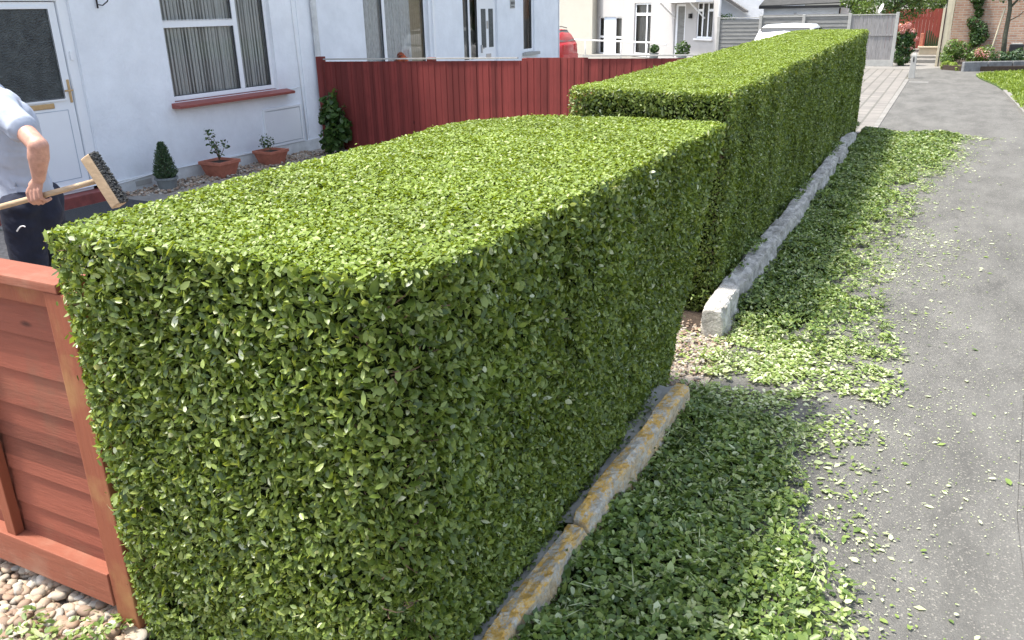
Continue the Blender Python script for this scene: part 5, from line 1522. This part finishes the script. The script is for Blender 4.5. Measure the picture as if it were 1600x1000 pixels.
bush('shrub', 'bright lime tuft at the corner of the flower bed', 'shrub', [(0.0, 29.7, 0.10, 0.16), (0.2, 29.5, 0.1, 0.14), (0.35, 29.2, 0.06, 0.1)], M['hedge_top'], 900, 0.06)
bush('climbing_plant', 'dark climber hanging on the brick wall', 'climber', [(0.62, 32.9, 1.30, 0.22), (0.85, 32.9, 1.12, 0.20), (0.72, 32.9, 0.92, 0.20), (0.95, 32.9, 0.85, 0.20), (0.75, 32.9, 0.70, 0.2), (0.72, 32.9, 1.6, 0.14), (0.66, 32.9, 1.85, 0.16), (0.6, 32.9, 2.1, 0.25)], M['dark_leaf'], 1600, 0.10)
tr_ = thing('young_tree', 'young tree with a slim dark trunk before the brick wall', 'tree', (1.56, 31, 0))
b = MB(); b.tube([(1.56, 31, 0.1), (1.50, 31, 0.9), (1.50, 31, 1.7), (1.42, 31, 2.2), (1.3, 31, 3.0)], [0.085, 0.07, 0.06, 0.05, 0.03], 10)
b.tube([(1.50, 31, 1.75), (1.75, 31, 2.1), (2.1, 31, 2.6)], [0.04, 0.03, 0.015], 6); b.tube([(1.5, 31, 1.35), (1.75, 31, 1.5), (2.1, 31, 1.85)], [0.018, 0.014, 0.008], 6)
b.build('trunk', M['trunk'], tr_, smooth=True)
crown('crown', M['dark_leaf'], tr_, [(1.2, 31, 2.25, 0.35), (1.9, 31, 2.25, 0.38), (1.5, 31, 2.8, 0.6), (2.2, 31, 2.8, 0.5), (0.9, 31, 2.7, 0.4), (1.6, 31.2, 3.4, 0.6)], 2200, 0.10)
tag(part('tree_stake', M['cream_wood'], None, tube=([(1.13, 30.9, 0.1), (1.36, 30.95, 1.75)], 0.025, 8)), 'pale wooden stake leaning towards the young tree', 'stake')
bx_ = thing('storage_tub', 'black tub with a pale lid against the brick wall', 'tub', (1.95, 32.5, 0.14))
part('tub', M['black'], bx_, 0.02, box=(1.75, 2.15, 32.3, 32.6, 0.14, 0.62))
part('lid', M['pale_post'], bx_, 0.01, box=(1.80, 2.1, 32.33, 32.57, 0.622, 0.66))
tb = thing('water_butt', 'pale blue container half hidden at the far right wall', 'container', (2.35, 32.5, 0.14))
part('body', M['blue_door'], tb, 0.03, box=(2.18, 2.6, 32.3, 32.7, 0.14, 0.8))

# grass verge with kerb
gpoly = [(1.42, 17.8), (1.33, 20.5), (1.30, 22.4), (1.15, 24.2), (0.85, 26.2), (0.78, 27.2), (1.05, 27.9), (2.2, 28.9), (6, 30.4), (6, 14), (1.62, 14)]
b = MB(); b.prism(gpoly, -0.01, 0.03, 'z'); tag(b.build('verge', M['grass'], None), 'soil of the grass verge on the right', kind='structure')
n_ = 26000
gx = rng.uniform(0.7, 3.4, n_); gy = rng.uniform(16, 29.5, n_)
k = inside(gx, gy, gpoly) & (gx > 1.3 + 0.1 * np.sin(gy * 3) - (gy > 23) * 0.6)
gx, gy = gx[k], gy[k]; c = len(gx)
ln = rng.uniform(0.05, 0.13, c)
o = link_mesh('grass', mesh_from('grass', [(*leaf_mesh(np.column_stack([gx, gy, 0.03 + ln * 0.3]), rand_dir(c) + np.array([0, 0, .2]), np.array([0, 0, 1.0]) + rand_dir(c) * 0.7, ln, ln * 0.25, rng.uniform(0, 1, c), 1), 0)]), M['hedge_top'])
tag(o, 'bright tufty grass on the verge', 'grass', kind='stuff')
kb = MB()
pts = [(1.50, 15.5), (1.47, 17.0), (1.43, 18.5), (1.38, 20.0), (1.33, 21.3), (1.29, 22.5)]
for a, c_ in zip(pts[:-1], pts[1:]):
    a = Vector((*a, 0)); c_ = Vector((*c_, 0)); d = (c_ - a) * 0.495; nv = Vector((-d.y, d.x, 0)).normalized()
    kb.obox((a + c_) / 2 + Vector((0, 0, 0.02)), d, nv * 0.05, (0, 0, 0.035))
tag(kb.build('verge_kerb', M['slab'], None, 0.006), 'pale kerb edging the grass verge', kind='structure')
